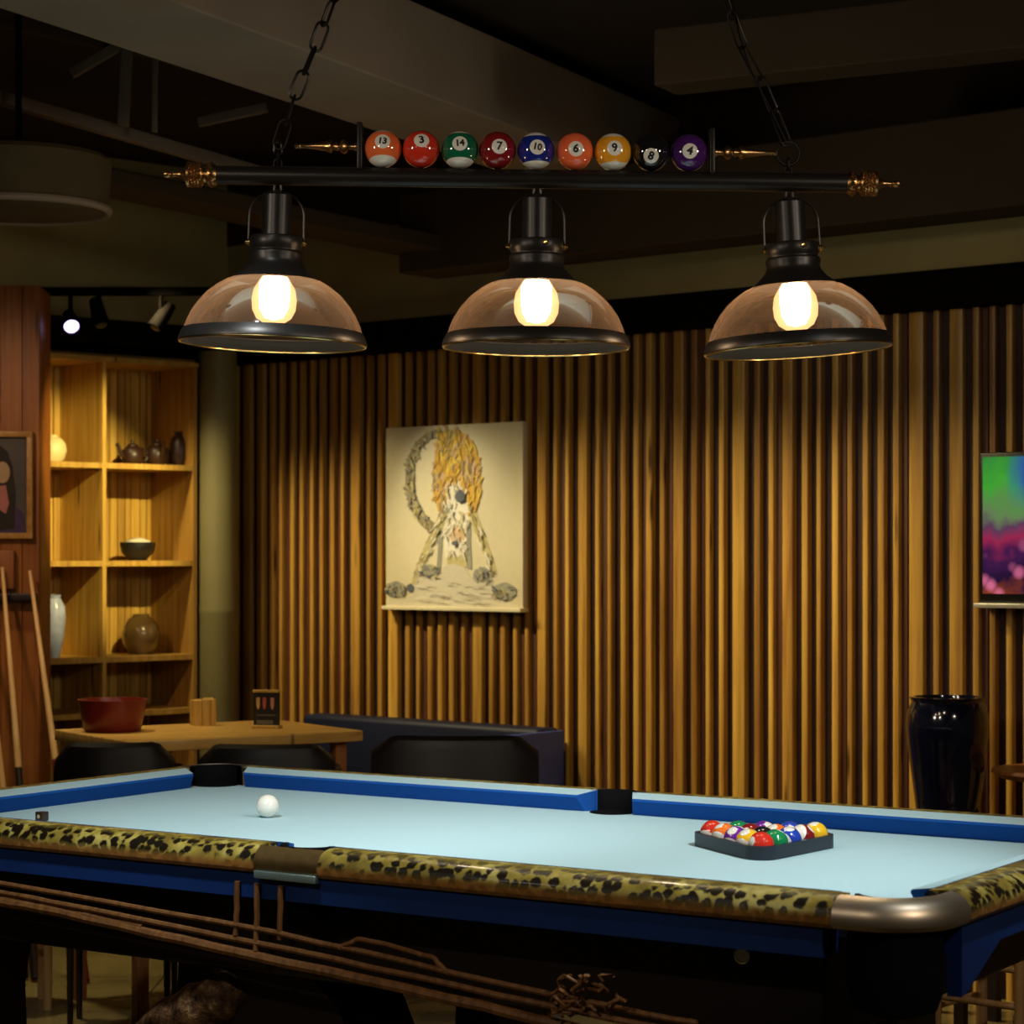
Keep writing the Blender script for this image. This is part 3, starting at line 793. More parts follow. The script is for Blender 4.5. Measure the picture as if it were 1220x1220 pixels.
flat([(475, 440), (520, 420), (575, 470), (590, 560), (580, 680), (570, 810), (540, 850), (460, 800), (450, 700), (462, 560)], 2)
flat([(515, 455), (572, 455), (568, 490), (545, 525), (520, 505)], 3)
stroke([(455, 560), (420, 650), (370, 740), (325, 840), (295, 940)], 46, 4, 30)
stroke([(598, 570), (640, 680), (680, 790), (712, 880)], 46, 4, 32)
stroke([(438, 650), (432, 760), (425, 860)], 22, 5); stroke([(582, 610), (582, 740), (588, 860)], 22, 5)
oval(525, 690, 38, 55, 7); oval(518, 728, 18, 14, 3); flat([(470, 760), (520, 800), (570, 770), (575, 850), (470, 850)], 4)
flat([(150, 1035), (290, 1000), (310, 900), (420, 908), (450, 850), (500, 832), (560, 850), (600, 915), (700, 905), (706, 1005), (838, 1040), (838, 1058), (150, 1058)], 6)
oval(382, 872, 52, 36, 5); oval(655, 888, 50, 38, 5); oval(195, 968, 58, 42, 5); oval(765, 972, 60, 46, 5)
oval(160, 972, 26, 24, 3); oval(672, 890, 18, 18, 3); oval(275, 960, 20, 22, 3)
oval(735, 985, 20, 25, 0)
def inside(p, poly):
    c = False; j = len(poly)-1
    for i in range(len(poly)):
        if (poly[i][1] > p[1]) != (poly[j][1] > p[1]) and p[0] < (poly[j][0]-poly[i][0])*(p[1]-poly[i][1])/(poly[j][1]-poly[i][1])+poly[i][0]: c = not c
        j = i
    return c
def fur(poly, mis, n, ln, wd, ang=PI/2, spread=.5):
    xs = [p[0] for p in poly]; ys = [p[1] for p in poly]; k = 0
    while k < n:
        p = (R.uniform(min(xs), max(xs)), R.uniform(min(ys), max(ys)))
        if not inside(p, poly): continue
        a = ang+R.uniform(-spread, spread); l_ = ln*R.uniform(.6, 1.2)/2; q_ = [(p[0]-math.cos(a)*l_, p[1]-math.sin(a)*l_), p, (p[0]+math.cos(a+.2)*l_, p[1]+math.sin(a+.2)*l_)]
        stroke(q_, wd*R.uniform(.6, 1.2), R.choice(mis), wd*.3); k += 1
        if k % 6: LAYER[0] -= 1
BODY = [(420, 155), (470, 145), (530, 148), (580, 185), (620, 250), (643, 340), (650, 430), (640, 510), (615, 590), (590, 605), (575, 500), (540, 400), (500, 425), (470, 520), (450, 600), (420, 560), (397, 470), (398, 360), (405, 250)]
fur(BODY, [1, 8, 7, 1, 0], 150, 60, 14)
TAIL = [(440, 150), (370, 155), (300, 215), (255, 300), (245, 420), (265, 530), (340, 640), (400, 680), (420, 640), (340, 570), (305, 480), (295, 380), (310, 290), (360, 200), (440, 180)]
fur(TAIL, [0, 5, 4, 0], 110, 34, 13, 1.2, .9)
fur([(470, 440), (520, 430), (575, 470), (590, 560), (580, 680), (570, 810), (540, 850), (460, 800), (450, 700), (462, 560)], [2, 6, 2, 4], 60, 50, 9)
fur([(445, 560), (480, 560), (400, 740), (310, 930), (290, 930), (340, 790)], [4, 2, 0], 36, 46, 9, 2.0, .3)
fur([(590, 570), (620, 570), (700, 790), (725, 880), (700, 880), (650, 760)], [4, 2, 0], 30, 46, 9, 1.2, .3)
for cx_, cy_ in ((382, 872), (655, 888), (195, 968), (765, 972)):
    fur([(cx_-48, cy_-30), (cx_+48, cy_-30), (cx_+48, cy_+30), (cx_-48, cy_+30)], [5, 3, 4, 0], 16, 34, 9, .2, 1.2)
oval(545, 490, 26, 30, 3); oval(518, 728, 16, 12, 3); oval(482, 560, 8, 16, 5)
fur([(320, 920), (690, 920), (690, 1030), (320, 1030)], [6, 2, 6], 40, 80, 5, 0, .1)
o = b.build('printed_picture', PM, PIC, smooth=False); o['label'] = 'printed cat with curled tail and spread paws'
b = MB(); b.box((-.004, -.022, -.012), (CW+.004, .03, .003), bev=.002); b.build('bottom_ledge', 'canvas', PIC)['label'] = 'thin pale ledge under the canvas'

# --- television
tp = wall_pt(1170, 540, .07); tq = wall_pt(1166, 718, .07)
TVW = .80; TVH = tp[1]-tq[1]
TV = thing('television', 'flat television with colourful picture at the right edge of slat wall', 'television', wall_world(tp[0], -.086, tq[1]), WRZ)
b = MB(); b.box((0, 0, 0), (TVW, .045, TVH), bev=.004); b.build('casing', 'screen_frame', TV)
def screen_mat():
    t = NT('lit television picture'); v = t.coord('Object')
    sep = t.n('ShaderNodeSeparateXYZ'); t.l(v, sep.inputs[0])
    zz = t.math('DIVIDE', sep.outputs['Z'], TVH); nz = t.noise(v, 9, 4)
    h = t.math('ADD', zz, t.math('MULTIPLY', t.math('SUBTRACT', nz, .5), .45))
    col = t.ramp(h, [(.06, (.22, .04, .01, 1)), (.16, (.015, .006, .03, 1)), (.30, (.05, .01, .06, 1)), (.42, (.30, .02, .07, 1)), (.52, (.10, .04, .09, 1)), (.62, (.12, .20, .08, 1)), (.80, (.05, .34, .03, 1)), (1.0, (.03, .20, .04, 1))])
    bx = t.math('ADD', sep.outputs['X'], t.math('MULTIPLY', t.math('SUBTRACT', t.noise(v, 6, 2), .5), .12))
    fb = t.math('MULTIPLY', t.ramp(bx, [(.11, (0, 0, 0, 1)), (.17, (1, 1, 1, 1))]), t.ramp(zz, [(.6, (0, 0, 0, 1)), (.8, (1, 1, 1, 1))]))
    col = t.mix(fb, col, (.03, .10, .30, 1))
    vo = t.n('ShaderNodeTexVoronoi'); t.l(v, vo.inputs['Vector']); vo.inputs['Scale'].default_value = 15
    pk = t.math('MULTIPLY', t.ramp(vo.outputs['Distance'], [(.18, (1, 1, 1, 1)), (.42, (0, 0, 0, 1))]), t.ramp(zz, [(.12, (1, 1, 1, 1)), (.52, (0, 0, 0, 1))]))
    col = t.mix(t.math('MULTIPLY', pk, .8), col, (.75, .16, .30, 1))
    e = t.n('ShaderNodeEmission'); t.l(col, e.inputs[0]); e.inputs[1].default_value = 1.0
    t.l(e.outputs[0], t.out.inputs[0]); return t.m
M['screen'] = screen_mat()
b = MB(); b.box((.012, -.002, .03), (TVW-.012, .004, TVH-.014)); b.build('screen', 'screen', TV, smooth=False)['label'] = 'glowing green and pink screen'
b = MB(); b.box((-.012, -.02, -.016), (TVW, .045, -.001), bev=.002); b.build('bottom_trim', 'silver', TV)['label'] = 'thin pale trim below the screen'

# --- tall glossy jar on a dark stand
jp = at(1129, 900, 7.05); jz = CZ+(HZ-972)/F*7.05; ju = 7.05/F*1.06
STD = thing('jar_stand', 'dark square stand under the blue black jar, behind the table', 'stand', (jp.x, jp.y, 0), WRZ)
b = MB(); b.box((-.13, -.13, jz-.035), (.13, .13, jz), bev=.004); b.build('stand_top', 'mahogany', STD)
for sx in (-1, 1):
    for sy in (-1, 1):
        b = MB(); b.box((sx*.105-.016, sy*.105-.016, 0), (sx*.105+.016, sy*.105+.016, jz-.035)); b.build('leg', 'mahogany', STD)
b = MB()
jr = [(0, 972), (33, 972), (35, 968), (37, 950), (41, 920), (45, 890), (46.5, 872), (45.5, 858), (42, 848), (40, 844), (42, 840), (42, 838), (38, 838), (36, 846), (38, 858), (0, 900)]
b.lathe([(r*ju, (972-y)*ju) for r, y in jr], 40)
tag(b.build('ceramic_jar', 'jar', loc=(jp.x, jp.y, jz)), 'tall glossy blue black jar by the slat wall', 'jar')

# --- small bar table at the far right
sp = at(1262, 930, 7.0)
BT = thing('bar_table', 'round reddish wood table top at the right edge before the wall', 'table', (sp.x, sp.y, 0))
zt = CZ+(HZ-924)/F*6.8
b = MB(); rr = 80/F*7.0
b.lathe([(0, zt-.028), (rr*.86, zt-.028), (rr*.97, zt-.014), (rr, zt-.010), (rr*.98, zt), (0, zt)], 44); b.build('table_top', 'red_wood', BT)
b = MB(); b.lathe([(.14, 0), (.14, .02), (.035, .05), (.028, zt-.09), (.05, zt-.05), (.05, zt-.029)], 24); b.build('pedestal', 'mahogany', BT)

# ================================================================== BOOKCASE
BK = thing('bookcase', 'lit pine bookcase of small square shelves in the far left corner', 'bookcase', book_world(0, 0, 0), BRZ)
bw = -book_pt(44, 600)[0]
BD = .33; top_z = book_pt(200, 436)[1]
xm = book_pt(126, 600)[0]
b = MB(); xx = -bw-.02
while xx < 0:
    w = R.uniform(.028, .05); b.box((xx, BD-.012-R.uniform(0, .006), 0), (min(0, xx+w-.005), BD, top_z), tone=R.uniform(.35, 1)); xx += w
b.box((-bw-.02, BD, 0), (0, BD+.01, top_z), tone=.2)
b.build('back_panel', 'shelf_wood', BK, smooth=False)
for nm, xa, xb in (('side_panel', -.020, 0), ('side_panel', -bw-.02, -bw), ('divider', xm-.014, xm+.004)):
    b = MB(); b.box((xa, 0, 0), (xb, BD-.012, top_z), tone=.55 if nm == 'divider' else .25, bev=.0015); b.build(nm, 'shelf_wood', BK, smooth=False)
SZ = [book_pt(180, 553)[1], book_pt(180, 668)[1], book_pt(180, 781)[1], .82, .42, .05]
for z in SZ:
    b = MB()
    b.box((-bw, .001, z-.022), (xm-.014, BD-.012, z), tone=.5); b.box((xm+.004, .001, z-.022), (-.02, BD-.012, z), tone=.5)
    b.build('shelf', 'shelf_wood', BK, smooth=False)
b = MB(); b.box((-bw-.02, -.012, top_z), (.0, BD, top_z+.02), tone=.4); b.build('cornice', 'shelf_wood', BK, smooth=False)
def on_shelf(px, k, y=.14):
    x_, _ = book_pt(px, 600, y); w_ = book_world(x_, y, SZ[k]); return w_, w_.y/F
def pot(name, px, k, prof, mats, label, cat, y=.14, base=None, mi=None):
    w_, u = on_shelf(px, k, y)
    b = MB(); b.lathe([(r*u, z*u) for r, z in prof], 30)
    o = b.build(name, mats, loc=w_); tag(o, label, cat); return o, u
pot('round_vase', 63, 0, [(0, 0), (9, 0), (14, 5), (16.5, 14), (15, 23), (10, 29), (5, 31), (5, 33), (4, 33), (3, 28), (0, 27)], 'cream_pot', 'round cream vase on the top left shelf of the bookcase', 'vase')
def teapot(px, sc, label, turn=0.0):
    w_, u = on_shelf(px, 0, .12); u *= sc
    T = thing('teapot', label, 'teapot', w_, BRZ+turn)
    b = MB(); b.lathe([(0, 0), (12, 0), (16, 6), (18, 14), (16, 23), (10, 28), (0, 29)], 26, Matrix.Scale(u, 4)); b.build('pot_body', 'dark_pot', T)
    b = MB(); b.lathe([(9, 28), (8, 31), (3, 33), (3, 37), (0, 38)], 20, Matrix.Scale(u, 4)); b.build('lid', 'dark_pot', T)
    b = MB(); b.tube([Vector(p)*u for p in ((-14, 0, 10), (-21, 0, 16), (-25, 0, 27), (-28, 0, 32))], 3*u, 8); b.build('spout', 'dark_pot', T)
    b = MB(); b.tube([Vector((15+11*math.sin(a), 0, 15-11*math.cos(a)))*u for a in [PI*i/10 for i in range(11)]], 2*u, 8); b.build('handle', 'dark_pot', T)
teapot(158, .78, 'dark clay teapot nearest the divider on the top right shelf')
teapot(187, .85, 'dark clay teapot in the middle of the top right shelf', 1.35)
pot('tall_jar', 214, 0, [(0, 0), (10, 0), (13, 8), (13, 26), (9, 34), (6, 37), (7, 41), (0, 41)], 'dark_pot', 'tall dark jar at the right end of the top right shelf', 'jar', .10)
w_, u = on_shelf(164, 1, .12)
BW = thing('bowl', 'black bowl of pale contents on the middle right shelf', 'bowl', w_)
b = MB(); b.lathe([(0, 0), (11, 0), (12, 3), (19, 9), (21, 18), (21, 22), (19.5, 22), (18, 15), (0, 13)], 30, Matrix.Scale(u, 4)); b.build('bowl_body', 'black', BW)
b = MB(); b.lathe([(18.5, 18), (14, 24), (6, 27), (0, 27.5)], 26, Matrix.Scale(u, 4), caps=False); b.build('contents', 'rice', BW)['label'] = 'pale heaped contents'
pot('porcelain_vase', 65, 2, [(0, 0), (6, 0), (7, 5), (11, 25), (13, 45), (12.5, 60), (9, 68), (7, 71), (8, 75), (6.5, 75), (6, 70), (0, 66)], 'porcelain', 'pale blue and white porcelain vase on the lower left shelf', 'vase', .08)
pot('round_jar', 168, 2, [(0, 0), (14, 0), (15, 3), (21, 12), (23, 23), (21, 34), (15, 42), (10, 45), (10, 48), (8, 48), (8, 44), (0, 43)], 'amber_jar', 'round smoky amber jar on the lower right shelf', 'jar', .13)

# ================================================================== LEFT PIER FURNISHINGS
fu = PY/F
FR = thing('framed_portrait', 'framed dark portrait hanging on the reddish wood pier', 'picture', at(-42, 642, PY-.028), .05)
fw, fh = 80*fu, 128*fu
b = MB(); t_ = 7*fu
b.box((0, -.01, 0), (fw, .018, t_), bev=.002); b.box((0, -.01, fh-t_), (fw, .018, fh), bev=.002); b.box((0, -.01, t_), (t_, .018, fh-t_), bev=.002); b.box((fw-t_, -.01, t_), (fw, .018, fh-t_), bev=.002)
M['frame'] = wood('gilt oak frame', (.28, .14, .03), (.42, .22, .05), (.5, .28, .08), .4, (30, 30, 30), tint=False, knots=False)
b.build('frame', 'frame', FR)
b = MB(); LAYER[0] = 0
M['q_bg'] = plain('portrait grey ground', (.075, .07, .065), .7, var=.4, vscale=8); M['q_hair'] = plain('portrait dark hair', (.012, .008, .006), .7)
M['q_skin'] = plain('portrait skin', (.42, .30, .17), .7, var=.2, vscale=40); M['q_pink'] = plain('portrait pink', (.42, .16, .15), .7, var=.3, vscale=40); M['q_purple'] = plain('portrait purple', (.05, .025, .09), .7, var=.5, vscale=30)
def fl(poly, mi):
    LAYER[0] += 1; y_ = .006-.0006*LAYER[0]
    b.mesh([((p+42)*fu, y_, (642-q_)*fu) for p, q_ in poly], [tuple(range(len(poly)))], None, mi)
def el(cx, cy, rx, ry, n=16): return [(cx+rx*math.cos(2*PI*i/n), cy+ry*math.sin(2*PI*i/n)) for i in range(n)]
fl([(-37, 637), (32, 637), (32, 519), (-37, 519)], 0)
fl([(-37, 637), (30, 637), (28, 612), (14, 600), (-30, 600), (-37, 612)], 4)
fl([(-22, 635), (16, 630), (18, 590), (14, 556), (8, 538), (-2, 530), (-14, 536), (-22, 560)], 1)
fl(el(2, 563, 9, 13), 2); fl([(-6, 580), (6, 578), (10, 600), (6, 612), (-4, 606)], 3)
b.build('portrait', ['q_bg', 'q_hair', 'q_skin', 'q_pink', 'q_purple'], FR, smooth=False)
# cue holder and leaning cues
CR = thing('cue_holder', 'dark bar and reddish box of the cue holder on the pier', 'cue rack', at(-40, 716, PY-.01), .05)
b = MB(); b.box((0, -.05, 0), (84*fu, .0, 9*fu), bev=.003); b.build('bar', 'mahogany', CR)
b = MB(); b.box((8*fu, -.045, 14*fu), (58*fu, .0, 60*fu), bev=.004); b.build('box', 'red_wood', CR)['label'] = 'reddish wood box'
def cue(pa, pb, ya, yb, label, red=False):
    a, c = at(pa[0], pa[1], ya), at(pb[0], pb[1], yb)
    d_ = (c-a).normalized(); end = a+d_*((a.z-.01)/-d_.z) if d_.z < 0 else c
    C = thing('cue_stick', label, 'cue', end); L_ = (a-end).length
    q_ = (a-end).to_track_quat('Z', 'Y'); C.rotation_mode = 'QUATERNION'; C.rotation_quaternion = q_
    cb = (c-end).length
    b = MB(); b.lathe([(.0068, L_), (.0125, cb)], 14); b.lathe([(.0068, L_+.012), (.0072, L_)], 12); b.build('shaft', 'cue_wood', C)
    b = MB(); b.lathe([(.0128, cb), (.0155, .02), (.0150, 0)], 14); b.build('butt', 'red_bowl' if red else 'mahogany', C)['label'] = 'red butt' if red else 'dark butt'
cue((36, 684), (66, 905), PY-.06, PY-.35, 'wooden cue leaning at the right edge of the pier', True)
cue((3, 680), (22, 915), PY-.075, PY-.36, 'wooden cue leaning in the middle of the pier')
cue((-22, 720), (4, 945), PY-.075, PY-.36, 'wooden cue leaning furthest left on the pier')

# ================================================================== SEATING AND TABLE IN THE CORNER
zt = .88
def onz(px, py, z=zt):
    Y = (CZ-z)*F/(py-HZ); return at(px, py, Y)
g0 = onz(330, 857); TRZ = math.radians(33.7)
WT = thing('wooden_table', 'honey coloured high wooden table in the corner with menu stand and red bowl', 'table', (g0.x, g0.y, 0), TRZ)
b = MB(); b.box((-.82, -.60, zt-.035), (.0, 0, zt), bev=.004); b.build('table_top', 'table_wood', WT)
for lx in (-.76, -.06):
    for ly in (-.54, -.06):
        b = MB(); b.box((lx-.02, ly-.02, 0), (lx+.02, ly+.02, zt-.035)); b.build('leg', 'red_wood', WT)
rp = onz(134, 871); u = rp.y/F
b = MB(); b.lathe([(0, 0), (32, 0), (34, 3), (38.5, 26), (41, 38), (39, 38), (36, 26), (31, 5), (0, 5)], 34, Matrix.Scale(u, 4))
tag(b.build('bowl', 'red_bowl', loc=rp), 'large dark red bowl at the left end of the honey table', 'bowl')
bp = onz(242, 864)
u = bp.y/F
b = MB()
for k in range(6):
    a = 2*PI*k/6
    b.lathe([(6.2*u, 0), (6.2*u, 31*u+R.uniform(-1, 1)*u)], 12, Matrix.Translation((9.5*u*math.cos(a), 9.5*u*math.sin(a), 0)), tone=R.uniform(.3, .9))
b.lathe([(5*u, 0), (5*u, 29*u)], 12, tone=.2)
tag(b.build('bamboo_holder', 'bamboo', loc=(bp.x, bp.y, zt)), 'small holder of bamboo sections beside the olive column', 'holder')
mp = onz(317, 868); u = mp.y/F
MS = thing('menu_stand', 'small wood framed drinks menu standing on the honey table', 'menu stand', mp, -.25)
b = MB(); b.box((-17*u, -.012, 0), (17*u, .03, 4*u), bev=.001); b.build('base', 'bamboo', MS)
b = MB(); b.box((-16*u, 0, 4*u), (16*u, .012, 43*u)); b.build('card', 'black', MS, smooth=False)['label'] = 'black menu card'
b = MB(); b.box((-16.5*u, -.004, 43*u), (16.5*u, .014, 46*u), bev=.001); b.build('top_strip', 'bamboo', MS)
b = MB()
M['d1'] = plain('amber drink', (.6, .34, .12), .6); M['d2'] = plain('red drink', (.45, .09, .06), .6); M['d3'] = plain('pink drink', (.5, .2, .12), .6); M['d4'] = plain('grey caption', (.12, .11, .07), .6)
for k, xx in enumerate((-10, -2, 8)):
    b.mesh([(xx*u+p*u, -.001, (37-q_)*u) for p, q_ in ((-2.4, 0), (2.4, 0), (2.2, 9), (1, 14), (-1, 14), (-2.2, 9))], [(0, 1, 2, 3, 4, 5)], None, k)
b.mesh([(p*u, -.001, z*u) for p, z in ((-12, 15.5), (12, 15.5), (12, 16.6), (-12, 16.6))], [(0, 1, 2, 3)], None, 3)
b.mesh([(p*u, -.001, z*u) for p, z in ((-12, 5), (9, 5), (9, 10), (-12, 10))], [(0, 1, 2, 3)], None, 3)
b.build('printed_drinks', ['d1', 'd2', 'd3', 'd4'], MS, smooth=False)
# navy bench along the wall
w0, _ = wall_pt(336, 850, .3); w1, _ = wall_pt(668, 868, .06)
BN_ = thing('bench', 'navy bench with slate blue end panel along the slat wall under the picture', 'bench', wall_world(w0, -.06, 0), WRZ)
BL = w1-w0
zb = CZ+(HZ-850)/F*wall_world(w0, -.15, 0).y
b = MB(); b.box((0, -.13, .38), (BL, 0, zb), bev=.02); b.build('backrest', 'navy', BN_)
b = MB(); b.box((0, -.50, .30), (BL, -.13, .46), bev=.03); b.build('seat', 'navy', BN_)
b = MB(); b.box((.02, -.5, 0), (BL-.02, -.03, .30)); b.build('plinth', 'mahogany', BN_, smooth=False)
b = MB(); b.box((BL, -.54, 0), (BL+.018, .0, zb-.01), bev=.004); b.build('end_panel', 'blue_side', BN_)['label'] = 'slate blue end panel'
# dark sofa seen from behind
def sofa(pl, pr, ytop, Yc, depth, label, side=None):
    c = at((pl+pr)/2, ytop, Yc); w = (pr-pl)/F*Yc; z = c.z
    S = thing('armchair', label, 'armchair', (c.x, c.y, 0), .0)
    b = MB()
    n = 18                                                                 # gently curved back
    for i in range(n):
        pass
    pts = [(-w/2+w*i/n, .07*(1-(2*i/n-1)**2)*-1) for i in range(n+1)]
    vs = []; 
    sec = [(0, .40), (0, z-.04), (.012, z-.012), (.04, z), (.07, z-.012), (.085, z-.05), (.085, .40)]
    for x_, yo in pts:
        drop = .05*max(0, abs(2*x_/w)-.75)/.25
        for d_, zz in sec: vs.append((x_, yo+d_, zz-(drop if zz > .45 else 0)))
    m_ = len(sec); fs = [tuple(range(m_)), tuple(reversed(range(n*m_, n*m_+m_)))]
    for i in range(n):
        for k in range(m_): fs.append((i*m_+k, i*m_+(k+1) % m_, (i+1)*m_+(k+1) % m_, (i+1)*m_+k))
    b.mesh(vs, fs); b.build('backrest', 'soft_black', S)
    b = MB(); b.box((-w/2+.06, .10, .40), (w/2-.06, depth, .50), bev=.03); b.build('seat', 'soft_black', S)
    for sx in (-1, 1):
        b = MB(); b.box((min(sx*w/2, sx*(w/2-.055)), .05, .40), (max(sx*w/2, sx*(w/2-.055)), depth, z-.09), bev=.02)
        o = b.build('armrest', 'blue_side' if (side and sx == 1) else 'soft_black', S)
        if side and sx == 1: o['label'] = 'slate blue side panel'
        for sy in (.1, depth-.05):
            b = MB(); b.rod((sx*(w/2-.03), sy, 0), (sx*(w/2-.03), sy, .41), .009, .013); b.build('leg', 'mahogany', S)
sofa(442, 642, 876, 6.75, .46, 'widest black leather armchair, before the navy bench')
sofa(236, 398, 886, 7.02, .34, 'black leather armchair behind the far left pocket')
sofa(64, 205, 884, 6.85, .30, 'black leather armchair at the left end of the honey table')

# stool under the pier, bentwood stool, chair and pouf on the right
def stool(name, label, c, r, h, mat, seatmat, ring=.2, splay=.03, lr=.013, rz=0.3):
    S = thing(name, label, 'stool', c, rz)
    b = MB(); b.lathe([(0, h-.03), (r*.94, h-.03), (r, h-.015), (r*.96, h), (0, h+.004)], 30); b.build('seat', seatmat, S)
    for k in range(4):
        a = PI/4+k*PI/2; p0 = Vector((math.cos(a)*r*.75, math.sin(a)*r*.75, h-.03)); p1 = Vector((math.cos(a)*(r*.75+splay), math.sin(a)*(r*.75+splay), 0))
        b = MB(); mid = p0.lerp(p1, .5)+Vector((math.cos(a), math.sin(a), 0))*.012
        b.tube([p0, p0.lerp(mid, .6), mid, mid.lerp(p1, .6), p1], lr, 10); b.build('leg', mat, S)
    b = MB(); rr_ = r*.75+splay*(1-ring/h)
    b.tube([(rr_*math.cos(2*PI*i/32), rr_*math.sin(2*PI*i/32), ring) for i in range(32)], lr*.75, 8, closed=True); b.build('foot_ring', mat, S)
q = at(18, 1105, 7.3); stool('wooden_stool', 'small wooden stool below the pier behind the table', (q.x, q.y, 0), .15, .5, 'cue_wood', 'mahogany', .26, .02, .014)
q = at(1035, 1100, 6.1); stool('wooden_stool', 'slim legged round stool seen under the right corner pocket', (q.x, q.y, 0), .17, .46, 'cue_wood', 'red_wood', .24, .045, .009)
q = at(1192, 1100, 6.3)
CHR = thing('wooden_chair', 'wooden chair under the table edge at far right', 'chair', (q.x, q.y, 0), WRZ)
for sx in (-1, 1):
    for sy in (-1, 1):
        b = MB(); b.rod((sx*.13, sy*.13, 0), (sx*.13, sy*.13, .44 if sy < 0 else .70), .016); b.build('leg', 'cue_wood', CHR)
b = MB(); b.box((-.155, -.155, .44), (.155, .155, .47), bev=.008); b.build('seat', 'red_wood', CHR)
for zz in (.20, .30):
    for sx in (-1, 1):
        b = MB(); b.rod((sx*.13, -.13, zz), (sx*.13, .13, zz), .009); b.build('stretcher', 'cue_wood', CHR)
    b = MB(); b.rod((-.13, -.13, zz+.03), (.13, -.13, zz+.03), .010); b.build('stretcher', 'cue_wood', CHR)
b = MB(); b.box((-.15, .115, .60), (.15, .14, .70), bev=.006); b.build('backrest', 'red_wood', CHR)
q = at(1205, 1190, 5.85)
PF = thing('pouf', 'low round pouf with yellow panels and black seams at bottom right', 'pouf', (q.x, q.y, 0))
b = MB()
prof = [(0, 0), (.12, 0), (.145, .04), (.15, .10), (.135, .17), (.09, .215), (0, .235)]
b.lathe(prof, 32); b.build('cover', 'yellow_cloth', PF)
b = MB()
for k in range(7):
    a = 2*PI*k/7+.3
    b.tube([(r_*1.012*math.cos(a+.25*z_/.2), r_*1.012*math.sin(a+.25*z_/.2), z_+.002) for r_, z_ in prof[1:]], .006, 6)
for z_, r_ in ((.10, .151), (.19, .116)):
    b.tube([(r_*math.cos(2*PI*i/32), r_*math.sin(2*PI*i/32), z_) for i in range(32)], .006, 6, closed=True)
b.build('seams', 'black', PF)['label'] = 'black piped seams'

# tangle of dry branches on the stretcher
b = MB()
for k in range(16):
    x_, y_ = R.uniform(655, 735), R.uniform(1165, 1205)
    P = [tplane(x_, y_, YS-.02)]
    for i in range(5):
        x_ += R.uniform(-16, 16); y_ += R.uniform(-12, 12)
        P.append(tplane(min(745, max(645, x_)), min(1212, max(1162, y_)), YS-.02+R.uniform(-.02, .012)))
    b.tube(P, .0035, 6)
tag(b.build('branch_tangle', 'rail_stick', loc=TC, rz=TYAW), 'tangle of dry brown twigs caught on the rails under the table', 'twigs')

# ================================================================== CEILING FITTINGS
t0, t1 = at(40, 352, 8.6), at(250, 366, 8.6)
b = MB(); b.box((-.02, -.02, 0), ((t1-t0).x+.02, .02, .03)); 
tr = tag(b.build('light_track', 'pelmet', loc=t0, smooth=False), 'black lighting track below the ceiling at upper left', 'track')
def spot_head(px, py, tilt, label, lit):
    c = at(px, py, 8.58)
    S = thing('track_spotlight', label, 'spotlight', c)
    b = MB(); m = Matrix.Rotation(tilt, 4, 'Y') @ Matrix.Rotation(-1.0 if lit else -.4, 4, 'X')
    b.lathe([(.0, .075), (.024, .07), (.030, .0), (.034, -.05), (.030, -.05), (.028, -.03)], 20, m, caps=False); b.build('head', 'pelmet', S)
    b = MB(); b.rod((0, .0, .02), (0, .0, at(px, 352, 8.58).z-c.z+.0), .009, .009, 10); b.build('stem', 'pelmet', S)
    b = MB(); b.lathe([(.028, -.036), (.02, -.046), (0, -.05)], 18, m, caps=False); b.build('lens', 'led' if lit else 'black', S)['label'] = 'glowing violet white lens' if lit else 'unlit lens'
spot_head(84, 384, -.5, 'lit violet white spotlight on the ceiling track', True)
spot_head(118, 376, -.3, 'unlit black spotlight next to the lit one', False)
spot_head(192, 380, .5, 'unlit black spotlight above the olive column', False)
# round hanging drum, upper left
dcen = at(22, 215, 7.0)
DR = thing('drum_shade', 'wide round unlit drum shade hanging at the upper left', 'ceiling lamp', dcen)
b = MB(); b.lathe([(.26, -.095), (.275, -.085), (.285, .06), (.27, .075), (0, .085)], 40); b.build('drum', 'drum', DR)
b = MB(); b.tube([(.275*math.cos(2*PI*i/40), .275*math.sin(2*PI*i/40), -.09) for i in range(40)], .012, 8, closed=True); b.build('lower_ring', 'beam', DR)
b = MB(); b.rod((0, 0, .08), (0, 0, 3.12-dcen.z), .01); b.build('stem', 'pelmet', DR)
# metal ceiling truss, upper left
TR = thing('ceiling_truss', 'grey metal truss with posts below the ceiling at upper left', 'truss', at(148, 150, 7.3))
o0 = at(148, 150, 7.3)
def tb(pa, pb, w, name, Ya=7.3, Yb=7.3, mat='truss'):
    a, c = at(pa[0], pa[1], Ya)-o0, at(pb[0], pb[1], Yb)-o0; d_ = c-a
    b = MB(); m = Matrix.Translation(a) @ d_.to_track_quat('X', 'Z').to_matrix().to_4x4()
    b.box((0, -w/2, -w/2), (d_.length, w/2, w/2), m, bev=.003); b.build(name, mat, TR)
tb((-30, 108), (330, 212), .04, 'lower_rail', 7.0, 7.8)
tb((152, 40), (147, 150), .035, 'post'); tb((185, 60), (184, 158), .018, 'post', 7.25, 7.25)
tb((85, 88), (150, 50), .03, 'brace'); tb((236, 146), (318, 128), .03, 'brace', 7.4, 7.4)
tb((-30, 20), (330, 95), .03, 'upper_rail', 7.0, 7.8, 'beam_dark')

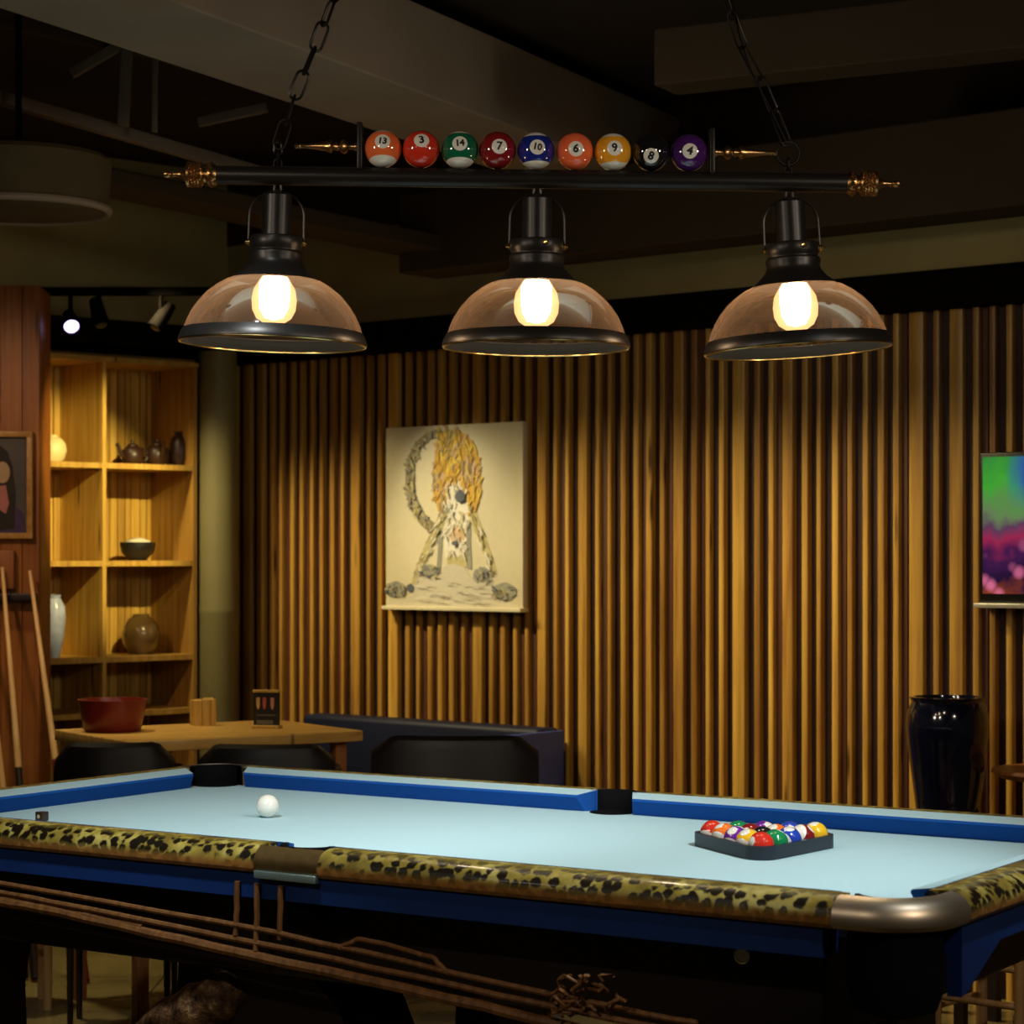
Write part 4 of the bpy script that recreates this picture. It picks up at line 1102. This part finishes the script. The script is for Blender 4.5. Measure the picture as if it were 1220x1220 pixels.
# ================================================================== LIGHTS
def spot(loc, target, power, col, size=60, blend=.6, rad=.05):
    L = bpy.data.lights.new('spot', 'SPOT'); L.energy = power; L.color = col; L.spot_size = math.radians(size); L.spot_blend = blend; L.shadow_soft_size = rad
    o = bpy.data.objects.new('spot_light', L); COL.objects.link(o); o.location = loc
    o.rotation_euler = (Vector(target)-Vector(loc)).to_track_quat('-Z', 'Y').to_euler(); return o
WARM = (1, .80, .42)
def wallspot(px, out, z, tz, p, size=58, lead=-1.35):
    x_, _ = wall_pt(px, 600); spot(wall_world(x_+lead, -out, z), wall_world(x_-.15, 0, tz), p*1.15, WARM, size, .9)
for px_, p, ld in ((420, 75, -.35), (560, 75, -1.2), (720, 90, -1.35), (900, 85, -1.35), (1080, 78, -1.35), (1250, 70, -1.35)): wallspot(px_, 1.15, 2.5, .74, p, lead=ld)
pcx = x0+CW/2
spot(wall_world(pcx-.3, -1.4, 2.5), wall_world(pcx, -.05, z0+CH/2), 36, (1, .9, .66), 26, .7)
# bookcase spot in front of it, to its left
sb = book_world(-.85, -2.0, 2.52); spot(sb, book_world(-.56, 0, 1.68), 330, (1, .78, .30), 28, .6, .02)
spot((-2.2, 6.4, 2.7), at(20, 600, PY), 62, (1, .62, .35), 40, .9)
spot((-1.75, 7.5, 2.95), (-1.6, 7.7, 0), 120, (1, .85, .5), 56, .9, .06)
# added unseen side spots, standing in for softboxes that glint on the balls
spot((-2.5, 3.5, 2.5), (-.1, 5.2, 2.1), 62, (1, .87, .70), 62, .9, .22)
spot((2.5, 3.5, 2.5), (.1, 5.2, 2.1), 62, (1, .87, .70), 62, .9, .22)
spot((-1.0, 7.35, 2.5), (-1.0, 7.55, .88), 34, (1, .80, .36), 52, .8, .05)  # added fill to brighten the honey tabletop, no fixture
spot((-1.9, 1.9, 2.9), (-.5, 5.0, 1.0), 70, (1, .86, .68), 62, .9, .06)  # added front fill, this and the next, for lamp metal, rails and apron
spot((2.1, 1.9, 2.9), (.5, 5.0, 1.0), 80, (1, .86, .68), 62, .9, .06)
# cool downlights aimed at the table
spot((-.9, 3.9, 2.95), tl2w(-.5, 0, .8), 205, (.88, .97, 1), 46, .9, .08)
spot((1.4, 3.7, 2.95), tl2w(.55, -.1, .8), 265, (.88, .97, 1), 46, .9, .08)

W = bpy.data.worlds.new('World'); SC.world = W; W.use_nodes = True
W.node_tree.nodes['Background'].inputs[0].default_value = (1, .78, .52, 1); W.node_tree.nodes['Background'].inputs[1].default_value = .02

# ================================================================== CAMERA
cam = bpy.data.cameras.new('camera'); co = bpy.data.objects.new('camera', cam); COL.objects.link(co)
co.location = (0, 0, CZ); co.rotation_euler = (PI/2, 0, 0)
cam.sensor_width = 36; cam.lens = 36*F/1220; cam.shift_y = (HZ-610)/1220
cam.clip_start = .05; cam.clip_end = 60
cam.dof.use_dof = True; cam.dof.focus_distance = 5.3; cam.dof.aperture_fstop = 36*F/1220/13.0
SC.camera = co
vs_ = SC.view_settings
vs_.view_transform = 'Standard'; vs_.look = 'None'; vs_.gamma = 1.0; vs_.use_curve_mapping = False; vs_.exposure = 0.0
SC.cycles.max_bounces = 8; SC.cycles.transparent_max_bounces = 16; SC.cycles.sample_clamp_indirect = 6; SC.cycles.caustics_reflective = False; SC.cycles.caustics_refractive = False
SC.cycles.use_denoising = True
